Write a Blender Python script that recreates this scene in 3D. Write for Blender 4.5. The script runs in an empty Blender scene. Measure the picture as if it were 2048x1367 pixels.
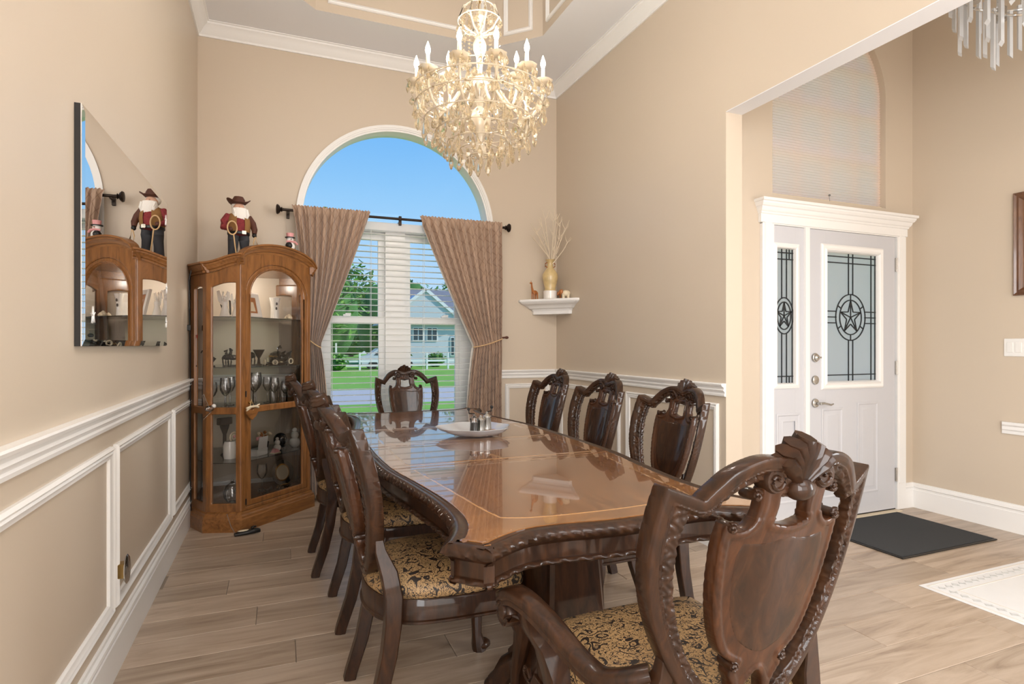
import bpy, bmesh, math, random
import numpy as np
from mathutils import Vector, Matrix
random.seed(7)
SC = bpy.context.scene
COL = SC.collection
PI = math.pi
sin, cos = math.sin, math.cos

# ------------------------------------------------------------------ camera, world, sun, lights, exposure
cd = bpy.data.cameras.new('camera'); cam = bpy.data.objects.new('camera', cd); COL.objects.link(cam)
cam.location = (0, 0, 1.25)
cam.rotation_euler = (PI/2, 0, -math.atan(464/1151))
cd.sensor_width = 36; cd.lens = 1151/2048*36; cd.shift_y = 6.5/2048; cd.clip_start = .05; cd.clip_end = 300
SC.camera = cam
SC.view_settings.view_transform = 'Standard'; SC.view_settings.look = 'None'
SC.view_settings.gamma = 1; SC.view_settings.use_curve_mapping = False
SC.view_settings.exposure = 0.17

def srgb(r, g, b):
    f = lambda c: (c/12.92 if c <= .04045 else ((c+.055)/1.055)**2.4)
    return (f(r/255), f(g/255), f(b/255), 1)

W = bpy.data.worlds.new('sky'); SC.world = W; W.use_nodes = True
nt = W.node_tree; nt.nodes.clear()
o = nt.nodes.new('ShaderNodeOutputWorld'); bg = nt.nodes.new('ShaderNodeBackground')
tc = nt.nodes.new('ShaderNodeTexCoord'); sp = nt.nodes.new('ShaderNodeSeparateXYZ'); cr = nt.nodes.new('ShaderNodeValToRGB')
nt.links.new(tc.outputs['Generated'], sp.inputs[0]); nt.links.new(sp.outputs[2], cr.inputs[0])
nt.links.new(cr.outputs[0], bg.inputs[0]); nt.links.new(bg.outputs[0], o.inputs[0])
e = cr.color_ramp.elements
e[0].position = 0.0; e[0].color = srgb(205, 228, 250)
e[1].position = 1.0; e[1].color = srgb(52, 128, 226)
for p, c in ((.10, srgb(184, 220, 251)), (.24, srgb(150, 206, 252)), (.40, srgb(98, 178, 250)), (.6, srgb(66, 150, 240))):
    q = e.new(p); q.color = c
bg.inputs[1].default_value = 0.88

def light(name, kind, loc, power, color=(1, 1, 1), size=(1, 1), rot=(0, 0, 0), parent=None, radius=.05):
    d = bpy.data.lights.new(name, kind); d.energy = power; d.color = color
    if kind == 'AREA':
        d.shape = 'RECTANGLE'; d.size, d.size_y = size
    elif kind == 'POINT':
        d.shadow_soft_size = radius
    ob = bpy.data.objects.new(name, d); COL.objects.link(ob); ob.location = loc; ob.rotation_euler = rot
    if parent: ob.parent = parent
    return ob
sun = light('sun', 'SUN', (0, -10, 20), 3.4, (1, .97, .92), rot=(math.radians(50), 0, math.radians(65)))
sun.data.angle = .02
# area lights standing in for daylight from assumed, unbuilt openings behind the camera
light('rear_window_standin', 'AREA', (.95, -3.8, 1.75), 62, (.92, .96, 1), (3.0, 2.6), (PI/2, 0, 0))
light('side_window_standin', 'AREA', (-.55, -1.9, 1.6), 190, (.92, .96, 1), (2.6, 2.2), (PI/2, 0, -PI/2+.02))
light('added_right_fill', 'AREA', (4.50, -1.7, 1.5), 200, (.93, .965, 1), (2.6, 2.1), (PI/2, 0, PI/2+.1))  # added fill to brighten the lower left wall; no opening is built here
light('added_ceiling_fill', 'AREA', (1.0, -1.6, 3.70), 70, (.98, .99, 1), (2.2, 2.0), (0, 0, 0))  # added overhead fill that brightens the walls; no fixture is modelled

# ------------------------------------------------------------------ helpers
def tag(o, label=None, cat=None, group=None, kind=None):
    if label: o['label'] = label
    if cat: o['category'] = cat
    if group: o['group'] = group
    if kind: o['kind'] = kind
    return o
def empty(name, loc=(0, 0, 0), rz=0, parent=None):
    o = bpy.data.objects.new(name, None); COL.objects.link(o)
    o.location = loc; o.rotation_euler = (0, 0, rz); o.empty_display_size = .1
    if parent: o.parent = parent
    return o
def thing(name, label, cat, loc=(0, 0, 0), rz=0, group=None):
    return tag(empty(name, loc, rz), label, cat, group)
def mesh_obj(name, me, parent=None, loc=(0, 0, 0), rot=(0, 0, 0), scale=None):
    o = bpy.data.objects.new(name, me); COL.objects.link(o)
    o.location = loc; o.rotation_euler = rot
    if scale: o.scale = scale
    if parent: o.parent = parent
    return o
def copy_tree(o, parent=None):
    c = o.copy(); COL.objects.link(c)
    if parent: c.parent = parent
    for ch in list(o.children): copy_tree(ch, c)
    return c

def frames(path, closed=False, up=Vector((0, 0, 1))):
    n = len(path); out = []
    for i in range(n):
        a = path[(i-1) % n] if (closed or i > 0) else path[i]
        b = path[(i+1) % n] if (closed or i < n-1) else path[i]
        t = (b-a)
        t = t.normalized() if t.length > 1e-9 else Vector((0, 0, 1))
        s = t.cross(up)
        if s.length < 1e-4: s = t.cross(Vector((0, 1, 0)))
        s.normalize(); out.append((t, s, s.cross(t)))
    return out

class MB:
    def __init__(s): s.v = []; s.f = []; s.uv = None
    def add(s, vs, fs):
        k = len(s.v); s.v += [tuple(v) for v in vs]; s.f += [tuple(i+k for i in f) for f in fs]; return s
    def box(s, x0, x1, y0, y1, z0, z1, M=None):
        vs = [Vector((x, y, z)) for z in (z0, z1) for y in (y0, y1) for x in (x0, x1)]
        if M: vs = [M @ v for v in vs]
        return s.add(vs, [(0, 2, 3, 1), (4, 5, 7, 6), (0, 1, 5, 4), (2, 6, 7, 3), (0, 4, 6, 2), (1, 3, 7, 5)])
    def bbox(s, x0, x1, y0, y1, z0, z1, b=.004, M=None):
        # bevelled box: three nested loops top and bottom
        def loop(i, z): return [Vector((x0+i, y0+i, z)), Vector((x1-i, y0+i, z)), Vector((x1-i, y1-i, z)), Vector((x0+i, y1-i, z))]
        L = [loop(b, z0), loop(0, z0+b), loop(0, z1-b), loop(b, z1)]
        if M: L = [[M @ v for v in l] for l in L]
        return s.loft(L, caps=True)
    def loft(s, loops, closed=True, caps=False):
        n = len(loops[0]); k = len(s.v)
        for l in loops: s.v += [tuple(p) for p in l]
        m = n if closed else n-1
        for j in range(len(loops)-1):
            for i in range(m):
                a = k+j*n+i; b = k+j*n+(i+1) % n
                s.f.append((a, b, b+n, a+n))
        if caps:
            s.f.append(tuple(k+i for i in reversed(range(n))))
            s.f.append(tuple(k+(len(loops)-1)*n+i for i in range(n)))
        return s
    def tube(s, path, r, n=8, closed=False, up=Vector((0, 0, 1)), flat=1.0, caps=True):
        path = [Vector(p) for p in path]; F = frames(path, closed, up); L = []
        for i, p in enumerate(path):
            rr = r(i/(max(1, len(path)-1))) if callable(r) else (r[i] if isinstance(r, (list, tuple)) else r)
            t, a, b = F[i]
            L.append([p+(a*cos(2*PI*k/n)+b*(flat*sin(2*PI*k/n)))*rr for k in range(n)])
        if closed: L.append(L[0]); caps = False
        return s.loft(L, caps=caps)
    def prof(s, path, prof, closed=False, up=Vector((0, 0, 1)), caps=True, scale=None):
        # sweep a closed 2D profile (a along side axis, b along the path's upper axis)
        path = [Vector(p) for p in path]; F = frames(path, closed, up); L = []
        for i, p in enumerate(path):
            t, a, b = F[i]; sc = scale(i/(len(path)-1)) if scale else 1
            L.append([p+a*(q[0]*sc)+b*(q[1]*sc) for q in prof])
        if closed: L.append(L[0]); caps = False
        return s.loft(L, caps=caps)
    def lathe(s, prof, c=(0, 0, 0), n=20, M=None, wob=None):
        L = []
        for r, z in prof:
            L.append([Vector((c[0]+max(r, 1e-4)*cos(2*PI*k/n)*(wob(k/n, z) if wob else 1), c[1]+max(r, 1e-4)*sin(2*PI*k/n)*(wob(k/n, z) if wob else 1), c[2]+z)) for k in range(n)])
        if M: L = [[M @ v for v in l] for l in L]
        return s.loft(L, caps=True)
    def ball(s, c, r, n=12, m=8, M=None, sq=(1, 1, 1)):
        L = []
        for j in range(m+1):
            a = -PI/2+PI*j/m; rr = max(cos(a), .02)
            L.append([Vector((c[0]+r*sq[0]*rr*cos(2*PI*k/n), c[1]+r*sq[1]*rr*sin(2*PI*k/n), c[2]+r*sq[2]*sin(a))) for k in range(n)])
        if M: L = [[M @ v for v in l] for l in L]
        return s.loft(L, caps=True)
    def prism(s, poly, d0, d1, axis='y', M=None):
        def P(a, b, d): return Vector((a, d, b)) if axis == 'y' else (Vector((a, b, d)) if axis == 'z' else Vector((d, a, b)))
        L = [[P(a, b, d0) for a, b in poly], [P(a, b, d1) for a, b in poly]]
        if M: L = [[M @ v for v in l] for l in L]
        return s.loft(L, caps=True)
    def mesh(s, name, mat, smooth=True, angle=35):
        me = bpy.data.meshes.new(name); me.from_pydata(s.v, [], s.f)
        bm = bmesh.new(); bm.from_mesh(me); bmesh.ops.recalc_face_normals(bm, faces=bm.faces); bm.to_mesh(me); bm.free()
        if s.uv is not None:
            ul = me.uv_layers.new(name='UVMap')
            for l in me.loops: ul.data[l.index].uv = s.uv[l.vertex_index]
        if smooth:
            me.polygons.foreach_set('use_smooth', [True]*len(me.polygons))
            me.set_sharp_from_angle(angle=math.radians(angle))
        if mat: me.materials.append(mat)
        me.update(); return me
    def build(s, name, mat, parent=None, loc=(0, 0, 0), rot=(0, 0, 0), smooth=True, angle=35):
        return mesh_obj(name, s.mesh(name, mat, smooth, angle), parent, loc, rot)

def struct(o, label=None, cat=None): return tag(o, label, cat, kind='structure')

def spl(pts, n=8, closed=True):
    """Catmull-Rom through points; a third element marks a corner"""
    P = [np.array(p[:2], float) for p in pts]; cor = [len(p) > 2 for p in pts]; N = len(P); out = []
    for i in range(N if closed else N-1):
        p0, p1, p2, p3 = P[(i-1) % N], P[i], P[(i+1) % N], P[(i+2) % N]
        if not closed:
            if i == 0: p0 = p1
            if i == N-2: p3 = p2
        m1 = (p2-p0)*.5; m2 = (p3-p1)*.5
        if cor[i]: m1 = (p2-p1)*.6
        if cor[(i+1) % N]: m2 = (p2-p1)*.6
        for k in range(n):
            t = k/n; t2, t3 = t*t, t*t*t
            out.append((2*t3-3*t2+1)*p1+(t3-2*t2+t)*m1+(-2*t3+3*t2)*p2+(t3-t2)*m2)
    if not closed: out.append(P[-1])
    return np.array(out)
def mir(half):
    """right-half points listed top to bottom -> closed symmetric outline (points on the axis not doubled)"""
    return list(half)+[((-p[0],)+tuple(p[1:])) for p in reversed(half) if abs(p[0]) > 1e-9]
def sdf(poly, X, Z):
    d2 = np.full(X.shape, 1e9); ins = np.zeros(X.shape, bool); n = len(poly)
    for i in range(n):
        ax, az = poly[i]; bx, bz = poly[(i+1) % n]
        ex, ez = bx-ax, bz-az; L = ex*ex+ez*ez+1e-18
        t = np.clip(((X-ax)*ex+(Z-az)*ez)/L, 0, 1)
        d2 = np.minimum(d2, (X-ax-t*ex)**2+(Z-az-t*ez)**2)
        c = ((az > Z) != (bz > Z)); ins ^= c & (X < ex*(Z-az)/(ez+1e-18 if ez >= 0 else ez-1e-18)+ax)
    return np.where(ins, -1, 1)*np.sqrt(d2)
def panel(outers, holes=(), res=.004, t=.03, r=.006, bend=None, relief=None):
    """carved plate: the 2D shape (x,z) cut by marching squares, both faces domed to a rounded edge, bent by y=bend(x,z)"""
    A = np.concatenate([np.asarray(o) for o in outers]); x0, z0 = A.min(0)-res*1.5; x1, z1 = A.max(0)+res*1.5
    xs = np.arange(x0, x1+res, res); zs = np.arange(z0, z1+res, res); X, Z = np.meshgrid(xs, zs, indexing='ij')
    d = np.full(X.shape, 1e9)
    for o in outers: d = np.minimum(d, sdf(o, X, Z))
    for h in holes: d = np.maximum(d, -sdf(h, X, Z))
    d = np.where(np.abs(d) < res*.02, res*.02*np.where(d < 0, -1, 1), d)
    vid = {}; P = []
    def gv(i, j):
        k = (i, j)
        if k not in vid: vid[k] = len(P); P.append((xs[i], zs[j], -d[i, j]))
        return vid[k]
    def ev(i, j, a, b):
        k = (i, j, a, b) if (i, j) <= (a, b) else (a, b, i, j)
        if k not in vid:
            t_ = d[k[0], k[1]]/(d[k[0], k[1]]-d[k[2], k[3]])
            vid[k] = len(P); P.append((xs[k[0]]+(xs[k[2]]-xs[k[0]])*t_, zs[k[1]]+(zs[k[3]]-zs[k[1]])*t_, 0.0))
        return vid[k]
    F = []; neg = d < 0
    anyn = neg[:-1, :-1] | neg[1:, :-1] | neg[1:, 1:] | neg[:-1, 1:]
    for i, j in np.argwhere(anyn):
        c = [(i, j), (i+1, j), (i+1, j+1), (i, j+1)]; poly = []
        for k in range(4):
            a = c[k]; b = c[(k+1) % 4]
            if neg[a]: poly.append(gv(*a))
            if neg[a] != neg[b]: poly.append(ev(a[0], a[1], b[0], b[1]))
        if len(poly) >= 3: F.append(tuple(poly))
    P = np.array(P); dep = P[:, 2]; q = np.clip(dep/r, 0, 1)
    hgt = t/2-r+r*np.sqrt(np.clip(1-(1-q)**2, 0, 1))
    if relief is not None: hgt = hgt+relief(dep, P[:, 0], P[:, 1])
    yb = bend(P[:, 0], P[:, 1]) if bend is not None else 0
    n = len(P)
    V = [(a, y, b) for a, y, b in zip(P[:, 0], yb+hgt, P[:, 1])]+[(a, y, b) for a, y, b in zip(P[:, 0], yb-hgt, P[:, 1])]
    FF = list(F)+[tuple(i+n for i in reversed(f)) for f in F]
    cnt = {}
    for f in F:
        for k in range(len(f)):
            a, b = f[k], f[(k+1) % len(f)]; cnt[(a, b)] = 1
    for (a, b) in cnt:
        if (b, a) not in cnt: FF.append((b, a, a+n, b+n))
    m = MB(); m.v = V; m.f = FF; return m
def offset_loop(P, off):
    """closed 2D loop moved inward by off (array or number); loop is counter-clockwise"""
    P = np.asarray(P); T = np.roll(P, -1, 0)-np.roll(P, 1, 0); T /= (np.linalg.norm(T, axis=1)[:, None]+1e-12)
    N = np.stack([-T[:, 1], T[:, 0]], 1)
    return P+N*np.asarray(off).reshape(-1, 1) if np.ndim(off) else P+N*off
def loop3(P, z): return [Vector((p[0], p[1], z)) for p in P]

# ------------------------------------------------------------------ materials
MATS = {}
def newmat(name):
    m = bpy.data.materials.new(name); m.use_nodes = True; MATS[name] = m
    return m, m.node_tree, m.node_tree.nodes['Principled BSDF']
def pm(name, col, rough=.5, metal=0, coat=0, noise=None, bump=0, bscale=200, spec=.5, trans=0, ior=1.5, emit=None, estr=0, sheen=0):
    m, nt, b = newmat(name)
    b.inputs['Base Color'].default_value = col; b.inputs['Roughness'].default_value = rough; b.inputs['Metallic'].default_value = metal
    b.inputs['Coat Weight'].default_value = coat; b.inputs['Coat Roughness'].default_value = .06
    b.inputs['Specular IOR Level'].default_value = spec; b.inputs['Transmission Weight'].default_value = trans; b.inputs['IOR'].default_value = ior
    if sheen: b.inputs['Sheen Weight'].default_value = sheen
    if emit: b.inputs['Emission Color'].default_value = emit; b.inputs['Emission Strength'].default_value = estr
    N, L = nt.nodes, nt.links
    if noise or bump:
        tcn = N.new('ShaderNodeTexCoord')
    if noise:
        sc, amt = noise; tx = N.new('ShaderNodeTexNoise'); tx.inputs['Scale'].default_value = sc; tx.inputs['Detail'].default_value = 4
        mx = N.new('ShaderNodeMix'); mx.data_type = 'RGBA'; mx.inputs[6].default_value = tuple(c*(1-amt) for c in col[:3])+(1,); mx.inputs[7].default_value = tuple(min(1, c*(1+amt)) for c in col[:3])+(1,)
        L.new(tcn.outputs['Object'], tx.inputs[0]); L.new(tx.outputs[0], mx.inputs[0]); L.new(mx.outputs[2], b.inputs['Base Color'])
    if bump:
        tx = N.new('ShaderNodeTexNoise'); tx.inputs['Scale'].default_value = bscale; tx.inputs['Detail'].default_value = 3
        bp = N.new('ShaderNodeBump'); bp.inputs['Strength'].default_value = bump; bp.inputs['Distance'].default_value = .002
        L.new(tcn.outputs['Object'], tx.inputs[0]); L.new(tx.outputs[0], bp.inputs['Height']); L.new(bp.outputs[0], b.inputs['Normal'])
    return m
def wood(name, cols, scale=(1, 1, 14), rough=.3, coat=.5, crough=.06, rand=False, nscale=6, bump=.0, dist=1.2):
    """stretched-noise grain; grain runs along the axis with the small scale"""
    m, nt, b = newmat(name); N, L = nt.nodes, nt.links
    tcn = N.new('ShaderNodeTexCoord'); mp = N.new('ShaderNodeMapping'); mp.inputs['Scale'].default_value = scale
    L.new(tcn.outputs['Object'], mp.inputs[0])
    vec = mp.outputs[0]
    if rand:
        oi = N.new('ShaderNodeObjectInfo'); ml = N.new('ShaderNodeMath'); ml.operation = 'MULTIPLY'; ml.inputs[1].default_value = 37.0
        cx = N.new('ShaderNodeCombineXYZ'); L.new(oi.outputs['Random'], ml.inputs[0])
        for k in range(3): L.new(ml.outputs[0], cx.inputs[k])
        ad = N.new('ShaderNodeVectorMath'); ad.operation = 'ADD'; L.new(mp.outputs[0], ad.inputs[0]); L.new(cx.outputs[0], ad.inputs[1]); vec = ad.outputs[0]
    tx = N.new('ShaderNodeTexNoise'); tx.inputs['Scale'].default_value = nscale; tx.inputs['Detail'].default_value = 6; tx.inputs['Distortion'].default_value = dist
    tx.inputs['Roughness'].default_value = .62
    L.new(vec, tx.inputs[0]); rp = N.new('ShaderNodeValToRGB'); L.new(tx.outputs[0], rp.inputs[0])
    E = rp.color_ramp.elements; n = len(cols)
    E[0].position = .28; E[0].color = cols[0]; E[1].position = .72; E[1].color = cols[-1]
    for i in range(1, n-1):
        q = E.new(.28+.44*i/(n-1)); q.color = cols[i]
    out = rp.outputs[0]
    if rand:
        hs = N.new('ShaderNodeHueSaturation'); mr = N.new('ShaderNodeMapRange'); mr.inputs[3].default_value = .86; mr.inputs[4].default_value = 1.12
        L.new(oi.outputs['Random'], mr.inputs[0]); L.new(mr.outputs[0], hs.inputs['Value']); L.new(out, hs.inputs['Color']); out = hs.outputs[0]
    L.new(out, b.inputs['Base Color']); b.inputs['Roughness'].default_value = rough
    if 'mahog' in name: b.inputs['Specular IOR Level'].default_value = .18
    b.inputs['Coat Weight'].default_value = coat; b.inputs['Coat Roughness'].default_value = crough
    if bump:
        bp = N.new('ShaderNodeBump'); bp.inputs['Strength'].default_value = bump; bp.inputs['Distance'].default_value = .002
        L.new(tx.outputs[0], bp.inputs['Height']); L.new(bp.outputs[0], b.inputs['Normal'])
    return m
def thinglass(name, tint=(1, 1, 1, 1), refl=.12, rough=0.0, fres=1.45):
    m = bpy.data.materials.new(name); m.use_nodes = True; nt = m.node_tree; nt.nodes.clear(); N, L = nt.nodes, nt.links
    o = N.new('ShaderNodeOutputMaterial'); mx = N.new('ShaderNodeMixShader'); tr = N.new('ShaderNodeBsdfTransparent'); gl = N.new('ShaderNodeBsdfGlossy')
    lw = N.new('ShaderNodeFresnel'); lw.inputs[0].default_value = fres
    ma = N.new('ShaderNodeMath'); ma.operation = 'MULTIPLY_ADD'; ma.inputs[1].default_value = 1.0; ma.inputs[2].default_value = refl-.04; ma.use_clamp = True
    tr.inputs[0].default_value = tint; gl.inputs['Roughness'].default_value = rough
    L.new(lw.outputs[0], ma.inputs[0]); L.new(ma.outputs[0], mx.inputs[0]); L.new(tr.outputs[0], mx.inputs[1]); L.new(gl.outputs[0], mx.inputs[2]); L.new(mx.outputs[0], o.inputs[0])
    MATS[name] = m; return m

pm('wall', srgb(206, 191, 172), .42, bump=.05, bscale=350, spec=.4)
pm('ceiling', srgb(236, 236, 238), .8)
pm('trim', srgb(240, 238, 235), .35)
pm('door_white', srgb(202, 202, 206), .4)
pm('grout', srgb(150, 136, 122), .8)
wood('plank', [srgb(140, 120, 102), srgb(168, 148, 128), srgb(182, 163, 144), srgb(194, 175, 156)], (.55, 5.5, 5), .34, .15, .2, rand=True, nscale=2.2, dist=1.6)
wood('mahogany', [srgb(28, 15, 7), srgb(47, 26, 12), srgb(65, 38, 19)], (6, 6, 1.2), .5, .5, .07, nscale=5)
wood('mahogany_light', [srgb(38, 20, 9), srgb(60, 33, 16), srgb(78, 45, 23)], (7, 7, 1.0), .48, .5, .07, nscale=5)
wood('veneer', [srgb(88, 52, 25), srgb(120, 74, 37), srgb(140, 90, 48)], (9, 1.2, 4), .22, 1.0, .02, nscale=3)
wood('veneer_band', [srgb(106, 66, 32), srgb(140, 92, 48), srgb(160, 108, 60)], (2, 7, 4), .22, 1.0, .02, nscale=3)
pm('inlay_line', srgb(186, 140, 88), .25, coat=1)
wood('oak', [srgb(98, 60, 28), srgb(136, 88, 44), srgb(156, 104, 56)], (7, 7, .9), .32, .35, .15, nscale=4)
wood('oak_h', [srgb(102, 62, 28), srgb(138, 90, 45), srgb(158, 106, 58)], (1.2, 7, 8), .32, .35, .15, nscale=4)
wood('frame_brown', [srgb(70, 42, 24), srgb(104, 66, 38), srgb(122, 82, 50)], (6, 6, 1), .35, .4, nscale=6)
pm('bronze', srgb(52, 42, 36), .4, .7)
pm('nickel', srgb(190, 188, 184), .25, 1)
pm('chrome', srgb(220, 222, 224), .08, 1)
pm('gold', srgb(190, 150, 84), .25, 1)
pm('brass', srgb(186, 156, 100), .25, 1)
pm('black', srgb(24, 22, 22), .4)
pm('blackgloss', srgb(20, 18, 18), .1, coat=.6)
pm('leading', srgb(46, 48, 50), .5, .3)
pm('white', srgb(240, 238, 234), .5)
pm('porcelain', srgb(236, 230, 222), .18, coat=.5)
pm('cream', srgb(224, 208, 180), .4)
pm('red', srgb(150, 30, 34), .6)
pm('green_leaf', srgb(60, 84, 48), .6)
pm('rope', srgb(206, 172, 128), .8)
pm('denim', srgb(62, 62, 66), .9, bump=.3, bscale=300)
pm('leather', srgb(84, 46, 32), .6)
pm('tanvest', srgb(150, 110, 64), .85)
pm('plaid', srgb(130, 46, 50), .9, noise=(60, .5))
pm('skin', srgb(222, 176, 150), .6)
pm('beard', srgb(244, 240, 234), .9, bump=.8, bscale=120)
pm('pink', srgb(226, 160, 160), .6)
pm('amber', srgb(170, 104, 52), .4, noise=(40, .4))
pm('grey', srgb(120, 118, 114), .5)
pm('silver', srgb(200, 198, 194), .18, 1)
m, nt, b = newmat('slat'); N, L = nt.nodes, nt.links; b.inputs['Base Color'].default_value = srgb(250, 250, 248); b.inputs['Roughness'].default_value = .45
tl = N.new('ShaderNodeBsdfTranslucent'); tl.inputs[0].default_value = srgb(252, 252, 250); mx = N.new('ShaderNodeMixShader'); mx.inputs[0].default_value = .55; L.new(b.outputs[0], mx.inputs[1]); L.new(tl.outputs[0], mx.inputs[2]); L.new(mx.outputs[0], N['Material Output'].inputs[0])
pm('acrylic', srgb(240, 243, 246), .08, trans=.35, coat=.5)
pm('mat_rubber', srgb(52, 54, 56), .95, noise=(260, .55), bump=1, bscale=240)
pm('inlay_white', srgb(236, 237, 238), .22, noise=(6, .04))
pm('branch', srgb(222, 206, 182), .8)
pm('outlet', srgb(238, 236, 232), .35)
pm('mirror', srgb(238, 238, 238), .0, 1)
pm('mirror_back', srgb(226, 223, 216), .2, coat=.5)
thinglass('glass'); thinglass('shelf_glass', srgb(225, 240, 232), .16); thinglass('crystal_ware', srgb(250, 250, 250), .16)
thinglass('window_glass', (1, 1, 1, 1), .042, fres=1.10)
pm('lawn', srgb(118, 166, 58), .9, noise=(.7, .25))
pm('concrete', srgb(214, 212, 208), .9)
pm('road', srgb(176, 174, 172), .9)
pm('roof', srgb(120, 122, 128), .85, noise=(3, .15))
pm('siding', srgb(206, 210, 214), .7)
pm('pane_dark', srgb(64, 78, 82), .1)
pm('leafgreen', srgb(100, 150, 50), .7, noise=(.9, .45))
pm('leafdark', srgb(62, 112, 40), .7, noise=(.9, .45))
pm('leaflight', srgb(120, 160, 62), .7, noise=(1.5, .35))
pm('bark', srgb(96, 78, 62), .9)
pm('bulb', (1, .9, .75, 1), .4, emit=(1, .86, .66, 1), estr=26)
pm('candle', srgb(232, 220, 196), .5)
m, nt, b = newmat('champagne'); b.inputs['Base Color'].default_value = srgb(238, 224, 200); b.inputs['Roughness'].default_value = .1; b.inputs['Transmission Weight'].default_value = .45; b.inputs['Coat Weight'].default_value = .8
m, nt, b = newmat('crystal'); nt.nodes.remove(b); N, L = nt.nodes, nt.links
gs = N.new('ShaderNodeBsdfGlass'); gs.inputs['Color'].default_value = srgb(255, 250, 240); gs.inputs['IOR'].default_value = 1.55; gs.inputs['Roughness'].default_value = .0
tl = N.new('ShaderNodeBsdfTranslucent'); tl.inputs[0].default_value = srgb(252, 244, 228); m1 = N.new('ShaderNodeMixShader'); m1.inputs[0].default_value = .16
L.new(gs.outputs[0], m1.inputs[1]); L.new(tl.outputs[0], m1.inputs[2]); L.new(m1.outputs[0], N['Material Output'].inputs[0])
# translucent pleated shade
m, nt, b = newmat('shade'); nt.nodes.remove(b); N, L = nt.nodes, nt.links
mx = N.new('ShaderNodeMixShader'); mx.inputs[0].default_value = .60; a = N.new('ShaderNodeBsdfDiffuse'); c_ = N.new('ShaderNodeBsdfTranslucent')
a.inputs[0].default_value = srgb(250, 242, 238); c_.inputs[0].default_value = srgb(255, 226, 200)
L.new(a.outputs[0], mx.inputs[1]); L.new(c_.outputs[0], mx.inputs[2]); L.new(mx.outputs[0], N['Material Output'].inputs[0])
# frosted art glass of the door
m, nt, b = newmat('art_glass'); nt.nodes.remove(b); N, L = nt.nodes, nt.links
mx = N.new('ShaderNodeMixShader'); mx.inputs[0].default_value = .85; a = N.new('ShaderNodeBsdfPrincipled'); c_ = N.new('ShaderNodeBsdfTranslucent')
a.inputs['Base Color'].default_value = srgb(222, 224, 222); a.inputs['Roughness'].default_value = .2
c_.inputs[0].default_value = srgb(255, 246, 238)
tcn = N.new('ShaderNodeTexCoord'); tx = N.new('ShaderNodeTexVoronoi'); tx.inputs['Scale'].default_value = 160; bp = N.new('ShaderNodeBump'); bp.inputs['Strength'].default_value = .5; bp.inputs['Distance'].default_value = .002
L.new(tcn.outputs['Object'], tx.inputs[0]); L.new(tx.outputs[0], bp.inputs['Height']); L.new(bp.outputs[0], a.inputs['Normal'])
L.new(a.outputs[0], mx.inputs[1]); L.new(c_.outputs[0], mx.inputs[2]); L.new(mx.outputs[0], N['Material Output'].inputs[0])
# curtain cloth with a diamond lattice
m, nt, b = newmat('curtain'); N, L = nt.nodes, nt.links
uv = N.new('ShaderNodeUVMap'); sx = N.new('ShaderNodeSeparateXYZ'); L.new(uv.outputs[0], sx.inputs[0])
def M2(op, a, b_=None, N=N, L=L):
    q = N.new('ShaderNodeMath'); q.operation = op
    for k, v in enumerate((a, b_)):
        if v is None: continue
        if isinstance(v, (int, float)): q.inputs[k].default_value = v
        else: L.new(v, q.inputs[k])
    return q.outputs[0]
d1 = M2('FRACT', M2('ADD', sx.outputs[0], sx.outputs[1])); d2 = M2('FRACT', M2('ADD', M2('SUBTRACT', sx.outputs[0], sx.outputs[1]), 50))
l1 = M2('LESS_THAN', M2('ABSOLUTE', M2('SUBTRACT', d1, .5)), .05); l2 = M2('LESS_THAN', M2('ABSOLUTE', M2('SUBTRACT', d2, .5)), .05)
fac = M2('MAXIMUM', l1, l2)
mx = N.new('ShaderNodeMix'); mx.data_type = 'RGBA'; mx.inputs[6].default_value = srgb(172, 144, 122); mx.inputs[7].default_value = srgb(146, 117, 97)
L.new(fac, mx.inputs[0]); L.new(mx.outputs[2], b.inputs['Base Color']); b.inputs['Roughness'].default_value = .6; b.inputs['Sheen Weight'].default_value = .4
pm('curtain_lining', srgb(226, 220, 212), .8)
# paisley seat fabric
m, nt, b = newmat('paisley'); N, L = nt.nodes, nt.links
tcn = N.new('ShaderNodeTexCoord'); nz = N.new('ShaderNodeTexNoise'); nz.inputs['Scale'].default_value = 9; nz.inputs['Detail'].default_value = 2
mxv = N.new('ShaderNodeMix'); mxv.data_type = 'RGBA'; mxv.blend_type = 'LINEAR_LIGHT'; mxv.inputs[0].default_value = .10
L.new(tcn.outputs['Object'], nz.inputs[0]); L.new(tcn.outputs['Object'], mxv.inputs[6]); L.new(nz.outputs['Color'], mxv.inputs[7])
vo = N.new('ShaderNodeTexVoronoi'); vo.inputs['Scale'].default_value = 17; L.new(mxv.outputs[2], vo.inputs[0])
ring = M2('ABSOLUTE', M2('SUBTRACT', M2('FRACT', M2('MULTIPLY', vo.outputs['Distance'], 3.3, N, L), None, N, L), .5, N, L), None, N, L)
r1 = M2('LESS_THAN', ring, .15, N, L)
n2 = N.new('ShaderNodeTexNoise'); n2.inputs['Scale'].default_value = 58; n2.inputs['Detail'].default_value = 1; n2.inputs['Distortion'].default_value = 2.5; L.new(tcn.outputs['Object'], n2.inputs[0])
r2 = M2('LESS_THAN', M2('ABSOLUTE', M2('SUBTRACT', n2.outputs[0], .53, N, L), None, N, L), .038, N, L)
n3 = N.new('ShaderNodeTexNoise'); n3.inputs['Scale'].default_value = 30; L.new(tcn.outputs['Object'], n3.inputs[0])
gate = M2('GREATER_THAN', n3.outputs[0], .47, N, L)
fac = M2('MAXIMUM', M2('MULTIPLY', r1, gate, N, L), r2, N, L)
mx = N.new('ShaderNodeMix'); mx.data_type = 'RGBA'; mx.inputs[6].default_value = srgb(164, 132, 90); mx.inputs[7].default_value = srgb(38, 29, 24)
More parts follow.
